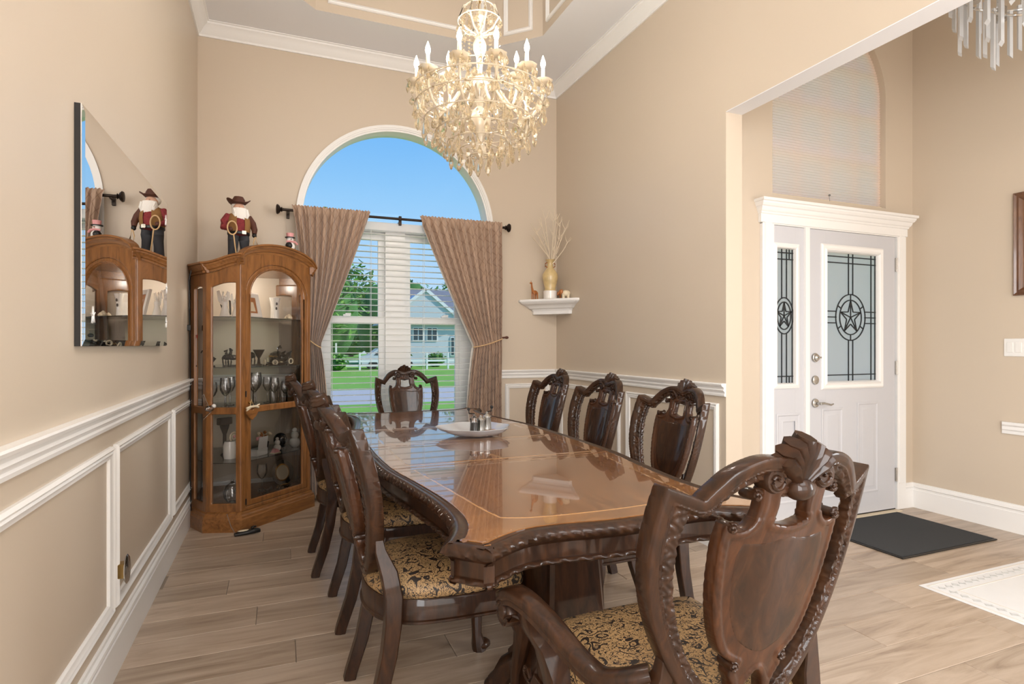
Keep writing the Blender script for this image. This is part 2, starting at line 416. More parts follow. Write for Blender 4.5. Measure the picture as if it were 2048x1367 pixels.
L.new(fac, mx.inputs[0]); L.new(mx.outputs[2], b.inputs['Base Color']); b.inputs['Roughness'].default_value = .55
M = MATS
# ------------------------------------------------------------------ the setting
XL, XR, D, CH = -.589, 2.486, 5.014, 3.73
XR2, YE, YD, XF, HZ, FH, YB = 2.61, 2.727, 2.981, 4.554, 2.655, 5.0, -4.0
def wall_arch(name, Y0, x0, x1, z0, z1, a0, a1, zb, zs, th, mat, label, rise=None, boxes=()):
    """wall facing -Y at Y0 with an arched opening a0..a1, sill zb, springing zs, and a reveal of depth th"""
    r = (a1-a0)/2; c = (a0+a1)/2; rise = rise or r; n = 48
    arch = [(c-r*cos(PI*k/n), zs+rise*sin(PI*k/n)) for k in range(n+1)]
    m = MB()
    def q(p): m.add([(a, y, b) for (a, b), y in p], [tuple(range(len(p)))])
    for Y, in ((Y0,), (Y0+th,)):
        q([((x0, z0), Y), ((a0, z0), Y), ((a0, z1), Y), ((x0, z1), Y)])
        q([((a1, z0), Y), ((x1, z0), Y), ((x1, z1), Y), ((a1, z1), Y)])
        q([((a0, z0), Y), ((a1, z0), Y), ((a1, zb), Y), ((a0, zb), Y)])
        for k in range(n):
            q([(arch[k], Y), (arch[k+1], Y), ((arch[k+1][0], z1), Y), ((arch[k][0], z1), Y)])
    loop = [(a0, zb)]+arch+[(a1, zb)]
    for k in range(len(loop)):
        A, B = loop[k], loop[(k+1) % len(loop)]
        q([(A, Y0), (B, Y0), (B, Y0+th), (A, Y0+th)])
    for (A, B) in (((x0, z0), (x0, z1)), ((x1, z0), (x1, z1)), ((x0, z1), (x1, z1)), ((x0, z0), (x1, z0))):
        q([(A, Y0), (B, Y0), (B, Y0+th), (A, Y0+th)])
    for b_ in boxes: m.box(*b_)
    return struct(m.build(name, mat, smooth=False), label, 'wall')
AX0, AX1, AZB, AZS = .150, 1.800, .42, 2.30
wall_arch('wall_back', D, XL-.15, XR2, -.3, 4.5, AX0, AX1, AZB, AZS, .16, M['wall'], 'tan far wall with tall arched window opening')
wall_arch('wall_entry', YD, XR2, XF+.15, 2.075, FH+.2, 3.12, 4.25, 2.285, 3.10, .12, M['wall'], 'tan foyer wall around the white front door', boxes=((XR2, 3.11, YD, YD+.12, -.3, 2.075), (4.352, XF+.15, YD, YD+.12, -.3, 2.075), (3.11, 4.352, YD, YD+.12, -.3, -.004)))
struct(MB().box(XL-.15, XL, YB, D, -.3, 4.5).build('wall_left', M['wall'], smooth=False), 'tan left wall with white wainscot frames', 'wall')
m = MB().box(XR, XR2, YE, D, -.3, FH+.2).box(XR, XR2, YB, YE, HZ, FH+.2)
wr = struct(m.build('wall_right', M['wall'], smooth=False), 'tan right wall ending at the wide foyer opening', 'wall')
struct(MB().box(XR+.0006, XR2-.0006, YB, YE-.0006, HZ-.004, HZ-.0001).build('trim_opening_soffit', M['ceiling'], smooth=False), 'pale soffit under the header of the foyer opening', 'trim')
struct(MB().box(XF, XF+.15, YB, YD, -.3, FH+.2).build('wall_foyer', M['wall'], smooth=False), 'tan foyer side wall right of the front door', 'wall')
struct(MB().box(XL-.15, XF+.15, YB-.15, YB, -.3, FH+.2).build('wall_rear', M['wall'], smooth=False), 'tan rear wall behind the viewer', 'wall')
struct(MB().box(XR2, XF+.15, YB-.15, YD+.1, FH, FH+.2).build('ceiling_foyer', M['ceiling'], smooth=False), 'white high foyer ceiling', 'ceiling')
# dining ceiling with octagonal tray
TX0, TX1, TY0, TY1, TC, TH = -.055, 1.955, 1.1, 4.49, .30, .50
octo = [(TX0+TC, TY0), (TX1-TC, TY0), (TX1, TY0+TC), (TX1, TY1-TC), (TX1-TC, TY1), (TX0+TC, TY1), (TX0, TY1-TC), (TX0, TY0+TC)]
m = MB()
O = [(XL, YB), (XR, YB), (XR, YB), (XR, D), (XR, D), (XL, D), (XL, D), (XL, YB)]
m.add([(x, y, CH) for x, y in octo]+[(x, y, CH) for x, y in [(XL, YB), (XR, YB), (XR, D), (XL, D)]],
      [(8, 9, 1, 0), (1, 9, 2), (9, 10, 3, 2), (3, 10, 4), (10, 11, 5, 4), (5, 11, 6), (11, 8, 7, 6), (7, 8, 0)])
m.add([(x, y, CH+.03) for x, y in [(XL, YB), (XR, YB), (XR, D), (XL, D)]]+[(x, y, CH+.03) for x, y in octo],
      [(0, 1, 5, 4), (1, 6, 5), (1, 2, 7, 6), (2, 8, 7), (2, 3, 9, 8), (3, 10, 9), (3, 0, 11, 10), (0, 4, 11)])
struct(m.build('ceiling', M['ceiling'], smooth=False), 'white ceiling around the octagonal tray recess', 'ceiling')
tr = struct(MB().loft([[(x, y, CH) for x, y in octo], [(x, y, CH+TH) for x, y in octo]]).build('ceiling_tray_sides', M['wall'], smooth=False), 'tan sides of the octagonal ceiling tray', 'ceiling')
struct(MB().box(XL-.1, XR2, YB, D+.1, CH+TH, CH+TH+.1).build('ceiling_tray_top', M['ceiling'], smooth=False), 'white top of the ceiling tray recess', 'ceiling')
TRIM = [0]
def trim(mb, label, parent=None, name=None):
    if parent: return mb.build(name or 'moulding', M['trim'], parent, angle=25)
    TRIM[0] += 1
    return struct(mb.build('trim_%d' % TRIM[0], M['trim'], angle=25), label, 'trim')
def rectframe(m, Mx, u0, u1, v0, v1, prof):
    """mitred frame in the plane of Mx (u,v right/up, w out): prof = [(inset, out)]"""
    L = []
    for w, h in prof:
        L.append([Mx @ Vector(p) for p in ((u0+w, v0+w, h), (u1-w, v0+w, h), (u1-w, v1-w, h), (u0+w, v1-w, h))])
    return m.loft(L)
def plane(o, u, n):
    u = Vector(u).normalized(); n = Vector(n).normalized(); v = Vector((0, 0, 1))
    return Matrix(((u.x, v.x, n.x, o[0]), (u.y, v.y, n.y, o[1]), (u.z, v.z, n.z, o[2]), (0, 0, 0, 1)))
FP = [(0, 0), (0, .012), (.006, .018), (.012, .014), (.018, .017), (.026, .011), (.032, .009), (.036, .004), (.036, 0)]
for k in range(8):
    a = Vector(octo[k]+(CH,)); b = Vector(octo[(k+1) % 8]+(CH,)); u = (b-a); L_ = u.length; n_ = Vector((-u.y, u.x, 0))
    rectframe_m = rectframe(MB(), plane(a, u, n_), .085, L_-.085, .065, TH-.07, FP)
    trim(rectframe_m, None, tr, 'panel_frame')
def run(path, prof, closed=False):
    """moulding swept along a level wall line; prof = (out, up) with out to the left of travel"""
    m = MB(); P = [Vector(p) for p in path]; L = []
    for i, p in enumerate(P):
        if 0 < i < len(P)-1:
            t1 = (P[i]-P[i-1]).normalized(); t2 = (P[i+1]-P[i]).normalized()
        elif i == 0: t1 = t2 = (P[1]-P[0]).normalized()
        else: t1 = t2 = (P[-1]-P[-2]).normalized()
        n1 = Vector((-t1.y, t1.x, 0)); n2 = Vector((-t2.y, t2.x, 0)); nn = (n1+n2); nn = nn/(nn.dot(n1))
        L.append([p+nn*a+Vector((0, 0, b)) for a, b in prof])
    return m.loft(L, caps=True)
crown = [(0, -.10), (.012, -.10), (.014, -.085), (.03, -.07), (.045, -.045), (.062, -.028), (.074, -.02), (.076, -.008), (.088, -.006), (.088, 0), (0, 0)]
rail = [(0, 0), (.012, .002), (.014, .014), (.009, .02), (.012, .03), (.022, .038), (.016, .046), (.018, .055), (.032, .064), (.036, .074), (.032, .08), (0, .08)]
base = [(0, 0), (.016, 0), (.016, .135), (.012, .14), (.013, .152), (.020, .160), (.018, .170), (.010, .178), (.008, .188), (0, .19)]
trim(run([(XL, YB, CH), (XL, D, CH), (XR, D, CH), (XR, YB, CH)][::-1], crown), 'white crown moulding round the dining room ceiling')
trim(run([(XL, 4.9, .94), (XL, YB, .94)], rail), 'white chair rail along the left wall')
trim(run([(XR, YE, .94), (XR, D, .94), (1.84, D, .94)], rail), 'white chair rail on the right wall and right of the window')
trim(run([(AX0-.04, D, .94), (XL, D, .94), (XL, 4.9, .94)], rail), 'white chair rail behind the curio cabinet')
struct(run([(AX0, D, 0), (XL, D, 0), (XL, YB, 0)], base).build('baseboard_left', M['trim'], angle=25), 'tall white baseboard along the left wall', 'baseboard')
struct(run([(XR2, YE, 0), (XR, YE, 0), (XR, D, 0), (AX0, D, 0)], base).build('baseboard_right', M['trim'], angle=25), 'tall white baseboard on the right and window walls', 'baseboard')
struct(run([(XF, YB, 0), (XF, YD, 0), (4.447, YD, 0)], base).build('baseboard_foyer', M['trim'], angle=25), 'tall white baseboard on the foyer side wall', 'baseboard')
PF = [(0, 0), (0, .010), (.008, .019), (.016, .013), (.022, .017), (.032, .012), (.040, .010), (.044, .004), (.044, 0)]
for (a, b, lab) in ((3.875, 4.75, 'white picture-frame moulding beside the cabinet on left wall'), (2.60, 3.80, 'white picture-frame moulding with night light at its corner'), (1.30, 2.555, 'nearest white picture-frame moulding on left wall')):
    trim(rectframe(MB(), plane((XL, a, 0), (0, 1, 0), (1, 0, 0)), 0, b-a, .25, .872, PF), lab)
for (a, b, lab) in ((2.785, 3.79, 'white picture-frame moulding on right wall nearest the foyer opening'), (3.88, 4.92, 'white picture-frame moulding on right wall near the corner')):
    trim(rectframe(MB(), plane((XR, a, 0), (0, 1, 0), (-1, 0, 0)), 0, b-a, .25, .895, PF), lab)
trim(rectframe(MB(), plane((1.95, D, 0), (1, 0, 0), (0, -1, 0)), 0, .46, .25, .89, PF), 'white picture-frame moulding right of the window curtain')
# floor: planks along X, rows of 0.197
fl = struct(MB().box(XL, XF, YB, YD, -.05, -.007).box(XL, XR2, YD, D, -.05, -.007).build('floor', M['grout'], smooth=False), 'wood-look plank floor in warm grey brown', 'floor')
RW, PLN = .197, 1.22; pc = {}
def plank(x0, x1, y0, y1):
    lx, ly = round(x1-x0, 3), round(y1-y0, 3)
    if lx < .03 or ly < .02: return
    if (lx, ly) not in pc:
        pc[(lx, ly)] = MB().bbox(-lx/2+.0012, lx/2-.0012, -ly/2+.001, ly/2-.001, -.009, 0, .0014).mesh('plank', M['plank'], smooth=False)
    mesh_obj('plank', pc[(lx, ly)], fl, ((x0+x1)/2, (y0+y1)/2, 0))
row = 0; y = 2.031-RW*31
while y < D-.01:
    y0, y1 = max(y, YB), min(y+RW, D)
    xe = XF if y1 <= YD+.05 else XR
    off = (2.79+[0, .62, .31, .93, .15, .77][row % 6]) % PLN
    x = XL-PLN+((off-XL) % PLN)
    while x < xe:
        plank(max(x, XL), min(x+PLN, xe), y0, y1); x += PLN
    y += RW; row += 1

def slab(m, x0, x1, z0, z1, gx0, gx1, gz0, gz1, y0, y1):
    e_ = .0003
    m.box(x0, gx0, y0, y1, z0, z1).box(gx1, x1, y0, y1, z0, z1).box(gx0+e_, gx1-e_, y0, y1, z0, gz0).box(gx0+e_, gx1-e_, y0, y1, gz1, z1); return m
# ---------------- arched window with twin double-hung sashes
w1 = struct(empty('window_1', (0, D, 0)), 'tall arched window with twin white sashes', 'window')
ac, ar = (AX0+AX1)/2, (AX1-AX0)/2
def archpts(r, n=40): return [(ac-r*cos(PI*k/n), AZS+r*sin(PI*k/n)) for k in range(n+1)]
def archband(m, r0, r1, y0, y1, zb):
    A = [(ac-r0, zb)]+archpts(r0)+[(ac+r0, zb)]; B = [(ac-r1, zb)]+archpts(r1)+[(ac+r1, zb)]
    m.loft([[(x, y0, z) for x, z in A], [(x, y0, z) for x, z in B], [(x, y1, z) for x, z in B], [(x, y1, z) for x, z in A], [(x, y0, z) for x, z in A]], closed=False); return m
archband(archband(MB(), ar-.006, ar+.018, -.012, 0, .30), ar+.006, ar+.030, -.018, 0, .30).build('casing', M['trim'], w1, angle=25)
archband(MB(), ar-.022, ar-.0005, -.002, .155, AZB).build('outer_frame', M['trim'], w1)
fr = MB().box(AX0+.001, AX1-.001, .058, .152, 2.236, 2.31); fr.build('transom_bar', M['trim'], w1)
MX0, MX1 = .852, 1.024
MB().bbox(MX0, MX1, .05, .15, AZB, 2.24, .006).build('mullion', M['trim'], w1)
MB().bbox(AX0-.06, AX1+.06, -.05, .1, AZB-.03, AZB+.005, .006).build('sill', M['trim'], w1)
for (a, b) in ((AX0+.055, MX0), (MX1, AX1-.055)):
    for (z0, z1, yy, nm) in ((1.435, 2.235, .10, 'upper_sash'), (AZB, 1.50, .075, 'lower_sash')):
        s_ = empty(nm, (0, 0, 0), 0, w1)
        fw = .238 if a < .5 else .235
        o0, o1 = (a, b)
        iw = .055
        gl0, gl1 = o0+iw+(.14 if a < .5 else 0), o1-iw-(0 if a < .5 else .20)
        m = slab(MB(), o0, o1, z0, z1, gl0, gl1, z0+.06, z1-.06, yy, yy+.03)
        m.build('sash_frame', M['trim'], s_, smooth=False)
        MB().box(o0+.02, o1-.02, yy+.012, yy+.016, z0+.03, z1-.03).build('pane', M['window_glass'], s_, smooth=False)
    m = MB().bbox((a+b)/2-.03, (a+b)/2+.03, .05, .08, 1.495, 1.515, .004); m.bbox((a+b)/2-.012, (a+b)/2+.035, .055, .075, 1.51, 1.525, .003); m.build('sash_lock', M['trim'], w1)
A = archpts(ar-.018); MB().prism([(x, z) for x, z in A], .10, .105).build('arch_pane', M['window_glass'], w1, smooth=False)

# blinds: one wide horizontal blind in front of the twin sashes
bl = thing('window_blind', 'white horizontal slat blind on the arched window, slats open', 'blind', (0, D-.035, 0))
BX0, BX1 = .30, 1.66
MB().bbox(BX0-.01, BX1+.01, -.03, .028, 2.225, 2.295, .005).build('headrail', M['slat'], bl)
prof = [(-.025, -.0022), (-.012, .0004), (0, .0012), (.012, .0004), (.025, -.0022), (.025, .0006), (.012, .0032), (0, .004), (-.012, .0032), (-.025, .0006)]
m = MB().loft([[(BX0, a, b) for a, b in prof], [(BX1, a, b) for a, b in prof]], caps=True); sme = m.mesh('slat', M['slat'], angle=50)
z = 2.195
while z > .50:
    mesh_obj('slat', sme, bl, (0, 0, z)); z -= .0505
MB().bbox(BX0, BX1, -.025, .025, .455, .475, .004).build('bottom_rail', M['slat'], bl)
for x in (.40, .715, 1.17, 1.50):
    MB().tube([(x, -.027, .47), (x, -.027, 2.24)], .0016, 5).tube([(x, .027, .47), (x, .027, 2.24)], .0016, 5).build('ladder_cord', M['slat'], bl)

# ---------------- foyer: door, sidelight, arched transom with pleated shade
d1 = struct(empty('door_1', (0, YD, 0)), 'white front door with leaded star glass', 'door')
DX0, DX1, DZ1 = 3.432, 4.338, 2.072
G = (3.607, 4.146, .985, 1.922)
slab(MB(), DX0+.004, DX1-.004, .012, DZ1-.004, *G, -.012, .03).build('door_slab', M['door_white'], d1, smooth=False)
GP = [(-.05, 0), (-.05, .008), (-.038, .016), (-.02, .012), (-.006, .02), (0, .012), (.006, -.006), (.006, -.02)]
Mx = plane((0, -.012, 0), (1, 0, 0), (0, -1, 0))
rectframe(MB(), Mx, G[0], G[1], G[2], G[3], GP).build('glass_frame', M['trim'], d1, angle=25)
MB().box(G[0]-.002, G[1]+.002, .004, .012, G[2]-.002, G[3]+.002).build('glass_pane', M['art_glass'], d1, smooth=False)
pp = [(0, 0), (0, .004), (.01, .007), (.02, .002), (.035, .002), (.05, .008), (.055, .008)]
for (a, b, z0, z1) in ((3.565, 3.775, .16, .80), (3.925, 4.145, .16, .83)):
    m = rectframe(MB(), Mx, a, b, z0, z1, pp); m.add([Mx @ Vector(p) for p in ((a+.055, z0+.055, .008), (b-.055, z0+.055, .008), (b-.055, z1-.055, .008), (a+.055, z1-.055, .008))], [(0, 1, 2, 3)])
    m.build('raised_panel', M['door_white'], d1, angle=25)
def bars(m, segs, y=0, w=.0075, d=.006):
    for (x0, z0), (x1, z1) in segs:
        v = Vector((x1-x0, 0, z1-z0)); n = v.normalized().cross(Vector((0, 1, 0)))*w/2
        a = Vector((x0, y, z0)); b = Vector((x1, y, z1)); L = []
        for p in (a, b): L.append([p+n+Vector((0, -d, 0)), p-n+Vector((0, -d, 0)), p-n, p+n])
        m.loft(L, caps=True)
    return m
def ell(cx, cz, rx, rz, a0=0, a1=2*PI, n=36): return [(cx+rx*cos(a0+(a1-a0)*k/n), cz+rz*sin(a0+(a1-a0)*k/n)) for k in range(n+1)]
def chain(p): return list(zip(p[:-1], p[1:]))
def star(cx, cz, r, ry):
    out = [(cx+r*sin(2*PI*k/5), cz+ry*cos(2*PI*k/5)) for k in range(5)]; inn = [(cx+r*.40*sin(2*PI*(k+.5)/5), cz+ry*.40*cos(2*PI*(k+.5)/5)) for k in range(5)]
    s = []
    for k in range(5): s += [(out[k], inn[k]), (inn[k], out[(k+1) % 5]), (out[k], (cx, cz))]
    return s
cx_, cz_ = (G[0]+G[1])/2, (G[2]+G[3])/2
sg = [((G[0]+.004, G[2]), (G[0]+.004, G[3])), ((G[1]-.012, G[2]), (G[1]-.012, G[3])), ((G[1]-.055, G[2]), (G[1]-.055, G[3])), ((G[0], G[3]-.03), (G[1], G[3]-.03)), ((G[0], G[3]-.075), (G[1], G[3]-.075)), ((G[0], G[2]+.05), (G[1], G[2]+.05))]
for dx in (-.022, .022): sg += [((cx_+dx, G[2]), (cx_+dx, cz_-.165)), ((cx_+dx, cz_+.165), (cx_+dx, G[3]))]
for dz in (-.042, 0, .042): sg += [((G[0], cz_+dz), (cx_-.145, cz_+dz)), ((cx_+.145, cz_+dz), (G[1], cz_+dz))]
sg += chain(ell(cx_, cz_, .152, .168))+chain(ell(cx_, cz_, .112, .126))+star(cx_, cz_, .108, .122)
for k in range(6):
    a = PI/6+k*PI/3; sg.append(((cx_+.112*cos(a), cz_+.126*sin(a)), (cx_+.152*cos(a), cz_+.168*sin(a))))
bars(MB(), sg, .005).build('leading', M['leading'], d1)
# hardware
def knob(z, kind):
    m = MB(); Mr = Matrix.Translation((3.50, -.012, z)) @ Matrix.Rotation(PI/2, 4, 'X')
    m.lathe([(0, 0), (.031, 0), (.033, .004), (.03, .012), (.02, .016)], M=Mr, n=24)
    if kind == 'bolt': m.lathe([(0, .012), (.022, .014), (.022, .024), (.016, .028)], M=Mr, n=20); m.box(-.005+3.5, .022+3.5, -.052, -.035, z-.005, z+.007)
    if kind == 'lever':
        m.lathe([(.01, .01), (.01, .05)], M=Mr, n=14)
        m.tube([(3.5, -.062, z), (3.53, -.064, z+.002), (3.56, -.064, z-.004), (3.60, -.062, z-.012), (3.625, -.06, z-.006)], [.010, .009, .008, .007, .005], 10)
    return m
knob(1.163, 'bolt').build('latch_knob', M['nickel'], d1); knob(1.005, 'plain').build('deadbolt', M['nickel'], d1); knob(.842, 'lever').build('door_handle', M['nickel'], d1)
MB().lathe([(0, 0), (.008, 0), (.008, .006), (.004, .008)], M=Matrix.Translation((3.505, -.012, .575)) @ Matrix.Rotation(PI/2, 4, 'X'), n=14).build('peephole', M['nickel'], d1)
for z in (.27, 1.08, 1.86):
    m = MB().box(4.330, 4.352, -.018, -.011, z-.05, z+.05).tube([(4.341, -.022, z-.052), (4.341, -.022, z+.052)], .007, 10); m.build('hinge', M['nickel'], d1)
MB().box(DX0, DX1, -.014, .03, .0, .014).build('door_sweep', M['black'], d1, smooth=False)
MB().bbox(3.11, 4.352, -.06, .06, -.004, .006, .003).build('threshold', M['cream'], d1)
# sidelight
s1 = struct(empty('window_2', (0, YD, 0)), 'narrow white sidelight with leaded glass left of the front door', 'window')
S = (3.140, 3.315, .985, 1.918)
slab(MB(), 3.11, 3.40, .012, DZ1-.004, *S, -.012, .03).build('sidelight_slab', M['door_white'], s1, smooth=False)
rectframe(MB(), Mx, S[0], S[1], S[2], S[3], [(-.032, 0), (-.032, .008), (-.02, .014), (-.008, .018), (0, .01), (.005, -.006), (.005, -.02)]).build('glass_frame', M['trim'], s1, angle=25)
MB().box(S[0]-.002, S[1]+.002, .004, .012, S[2]-.002, S[3]+.002).build('glass_pane', M['art_glass'], s1, smooth=False)
m = rectframe(MB(), Mx, 3.14, 3.36, .16, .78, pp); m.build('raised_panel', M['door_white'], s1, angle=25)
sx_ = (S[0]+S[1])/2
sg = [((S[1]-.012, S[2]), (S[1]-.012, S[3])), ((S[0]+.006, S[2]), (S[0]+.006, S[3])), ((S[0], S[3]-.03), (S[1], S[3]-.03)), ((S[0], S[3]-.075), (S[1], S[3]-.075)), ((S[0], S[2]+.05), (S[1], S[2]+.05)), ((S[1]-.04, S[3]-.075), (S[1]-.04, S[3])), ((S[1]-.04, S[2]), (S[1]-.04, S[2]+.05))]
for dx in (-.022, .022): sg += [((sx_+dx, S[2]), (sx_+dx, cz_-.12)), ((sx_+dx, cz_+.12), (sx_+dx, S[3]))]
sg += chain(ell(sx_, cz_, .083, .125))+chain(ell(sx_, cz_, .062, .095))+star(sx_, cz_, .07, .092)
bars(MB(), sg, .005).build('leading', M['leading'], s1)
# casing and entablature
dc = struct(empty('trim_door_surround', (0, YD, 0)), 'white door surround with stepped cornice over the front door', 'trim')
jm = MB()
for (a, b) in ((3.009, 3.112), (4.350, 4.446)):
    jm.bbox(a, b, -.022, 0, 0, 2.08, .004).bbox(a+.02, b-.02, -.027, -.02, .2, 2.08, .003)
jm.build('casing', M['trim'], dc)
MB().bbox(3.395, 3.434, -.03, .03, 0, DZ1, .004).build('mullion_post', M['trim'], dc)
MB().bbox(3.009, 4.446, -.0235, 0, DZ1-.002, 2.0795, .003).build('head_casing', M['trim'], dc)
cp = [(0, 2.08), (.024, 2.08), (.024, 2.135), (.032, 2.14), (.034, 2.15), (.042, 2.156), (.05, 2.17), (.052, 2.18), (.062, 2.186), (.072, 2.20), (.074, 2.21), (.086, 2.214), (.086, 2.232), (0, 2.232)]
L = []
for a, b in cp: L.append([Vector((3.009-a*.6, 0, b)), Vector((3.009-a*.6, -a, b)), Vector((4.446+a*.6, -a, b)), Vector((4.446+a*.6, 0, b))])
MB().loft(L, caps=True).build('cornice', M['trim'], dc, angle=20)
# transom window
w3 = struct(empty('window_3', (0, YD, 0)), 'arched transom window above the front door', 'window')
tcx, trr, tzs = 3.685, .565, 3.10
tarch = [(tcx-trr*cos(PI*k/36), tzs+trr*sin(PI*k/36)) for k in range(37)]
TA = [(3.12, 2.285)]+tarch+[(4.25, 2.285)]
def ins(p, w): return (tcx+(p[0]-tcx)*(1-w/trr), (p[1] if p[1] < 2.3 else (tzs+(p[1]-tzs)*(1-w/trr) if p[1] > tzs else p[1])))
TB = [ins(p, .035) for p in TA]
MB().loft([[(x, .05, z) for x, z in TA], [(x, .05, z) for x, z in TB], [(x, .12, z) for x, z in TB], [(x, .12, z) for x, z in TA], [(x, .05, z) for x, z in TA]], closed=False).build('outer_frame', M['trim'], w3)
m = MB()
for x in (3.40, 3.685, 3.97): m.box(x-.015, x+.015, .095, .115, 2.285, 3.62)
for z in (2.62, 2.97, 3.30): m.box(3.13, 4.24, .095, .115, z-.015, z+.015)
m.build('muntin', M['trim'], w3, smooth=False)
MB().prism(TB, .10, .105).build('pane', M['window_glass'], w3, smooth=False)
sh = thing('pleated_shade', 'translucent white pleated shade filling the arched window above the front door', 'shade', (0, YD, 0))
m = MB(); L = []; z = 2.292; k = 0
while z < tzs+trr-.04:
    hw = (trr-.012) if z < tzs else math.sqrt(max(1e-4, (trr-.012)**2-(z-tzs)**2))
    L.append([Vector((tcx-hw, .035+(.005 if k % 2 else 0), z)), Vector((tcx-hw*.5, .035+(.005 if k % 2 else 0), z)), Vector((tcx, .035+(.005 if k % 2 else 0), z)), Vector((tcx+hw*.5, .035+(.005 if k % 2 else 0), z)), Vector((tcx+hw, .035+(.005 if k % 2 else 0), z))]); z += .0095; k += 1
m.loft(L, closed=False).build('pleated_cloth', M['shade'], sh, smooth=False)
MB().bbox(3.128, 4.242, .026, .052, 2.286, 2.30, .003).build('bottom_rail', M['cream'], sh)
m = MB().ball((3.69, .024, 2.335), .008, 10, 6).tube([(3.69, .026, 2.335), (3.69, .022, 2.29), (3.69, .02, 2.25)], .0012, 5); m.build('pull_cord', M['grey'], sh)
# ------------------------------------------------------------------ dining table
TCX, TCY, TZ = .89, 2.745, .772
quarter = [(-.545, 0), (-.545, -.25), (-.532, -.52), (-.495, -.76), (-.464, -1.0), (-.458, -1.17), (-.478, -1.29), (-.530, -1.395, 1), (-.432, -1.492, 1), (-.37, -1.447), (-.29, -1.408), (-.20, -1.404), (-.10, -1.418), (0, -1.424)]
q = [p for p in quarter]
outl = q+[((-p[0],)+tuple(p[1:])) for p in reversed(q[:-1])]           # along near end to +x side
far = [((p[0], -p[1])+tuple(p[2:])) for p in reversed(outl[1:-1])]
ctrl = outl+far
TO = spl(ctrl, 10)
# keep evenly dense points along the edge
def resample(P, step):
    Q = [P[0]]
    P2 = list(P)+[P[0]]
    for a, b in zip(P2[:-1], P2[1:]):
        n = max(1, int(np.linalg.norm(b-a)/step))
        for k in range(1, n+1): Q.append(a+(b-a)*k/n)
    return np.array(Q[:-1])
TO = resample(TO, .0075)
seg = np.linalg.norm(np.roll(TO, -1, 0)-TO, axis=1); arc = np.concatenate([[0], np.cumsum(seg)[:-1]])
tb = thing('dining_table', 'long mahogany dining table with carved rope edge and mirror-gloss top', 'table', (TCX, TCY, 0))
m = MB(); loops = []
for off, z, carve in ((.050, TZ-.02, 0), (.0495, TZ-.003, 0), (.049, TZ-.003, 0), (.030, TZ-.003, 0), (.025, TZ+.001, 0), (.016, TZ-.001, .0), (.008, TZ-.006, .5), (.001, TZ-.013, 1), (0, TZ-.021, 1), (.006, TZ-.029, .6), (.014, TZ-.034, 0), (.018, TZ-.036, 0), (.022, TZ-.042, 0), (.03, TZ-.044, 0)):
    loops.append(loop3(offset_loop(TO, off+carve*.0048*np.sin(arc*2*PI/.034+z*260)), z))
m.loft(loops).build('rope_edge', M['mahogany'], tb, angle=60)
m = MB()
m.loft([loop3(offset_loop(TO, o_), z_) for o_, z_ in ((.03, TZ-.042), (.030, TZ-.085), (.026, TZ-.088))]).build('apron', M['mahogany'], tb, angle=40)
m = MB(); loops = []
for off, z, c_ in ((.030, TZ-.084, 0), (.020, TZ-.086, .5), (.016, TZ-.092, 1), (.020, TZ-.098, .6), (.034, TZ-.100, 0)):
    loops.append(loop3(offset_loop(TO, off+c_*.003*np.sign(np.sin(arc*2*PI/.05))), z))
m.loft(loops).build('bead_trim', M['mahogany'], tb, angle=60)
# top veneers: two ends and two leaves, each a plate with border band and inlay line
def clip_poly(P, y0, y1):
    P = [np.array(p) for p in P]
    for yy, sg_ in ((y0, 1), (y1, -1)):
        out = []
        for a, b in zip(P, P[1:]+P[:1]):
            ia, ib = sg_*(a[1]-yy) >= 0, sg_*(b[1]-yy) >= 0
            if ia: out.append(a)
            if ia != ib: out.append(a+(b-a)*(yy-a[1])/(b[1]-a[1]))
        P = out
    return P
def flat(P, z0, z1, res=.014):
    P = np.array(P); keep = [i for i in range(len(P)) if np.linalg.norm(P[i]-P[i-1]) > 1e-5]; m = panel([P[keep]], [], res, z1-z0, .0004)
    m.v = [(v[0], v[2], (z0+z1)/2+v[1]) for v in m.v]; return m
inner = offset_loop(TO, .0485)[::3]
fq = [(-.43, 0), (-.43, -.25), (-.42, -.52), (-.39, -.76), (-.362, -1.0), (-.345, -1.15), (-.325, -1.255, 1), (-.24, -1.285), (-.10, -1.298), (0, -1.302)]
fo_ = fq+[((-p[0],)+tuple(p[1:])) for p in reversed(fq[:-1])]; fieldl = spl(fo_+[((p[0], -p[1])+tuple(p[2:])) for p in reversed(fo_[1:-1])], 8); fieldm = fieldl*np.array([1-.006/.43, 1-.006/1.3])
g = .0012
for (y0, y1, nm) in ((-1.6, -.51, 'top_end'), (-.51, 0, 'leaf'), (0, .51, 'leaf'), (.51, 1.6, 'top_end')):
    band = clip_poly(list(inner), y0+g, y1-g)
    o_ = flat(band, TZ-.03, TZ-.0004).build(nm, M['veneer_band'], tb, smooth=False)
    lo, hi = y0+(.045 if y0 > -1 else 0), y1-(.045 if y1 < 1 else 0)
    flat(clip_poly(list(fieldl), lo-.006 if y0 > -1 else lo, hi+.006 if y1 < 1 else hi), TZ-.02, TZ+.0001).build('inlay_line', M['inlay_line'], o_, smooth=False)
    flat(clip_poly(list(fieldm), lo, hi), TZ-.02, TZ+.0004).build('veneer_field', M['veneer'], o_, smooth=False)
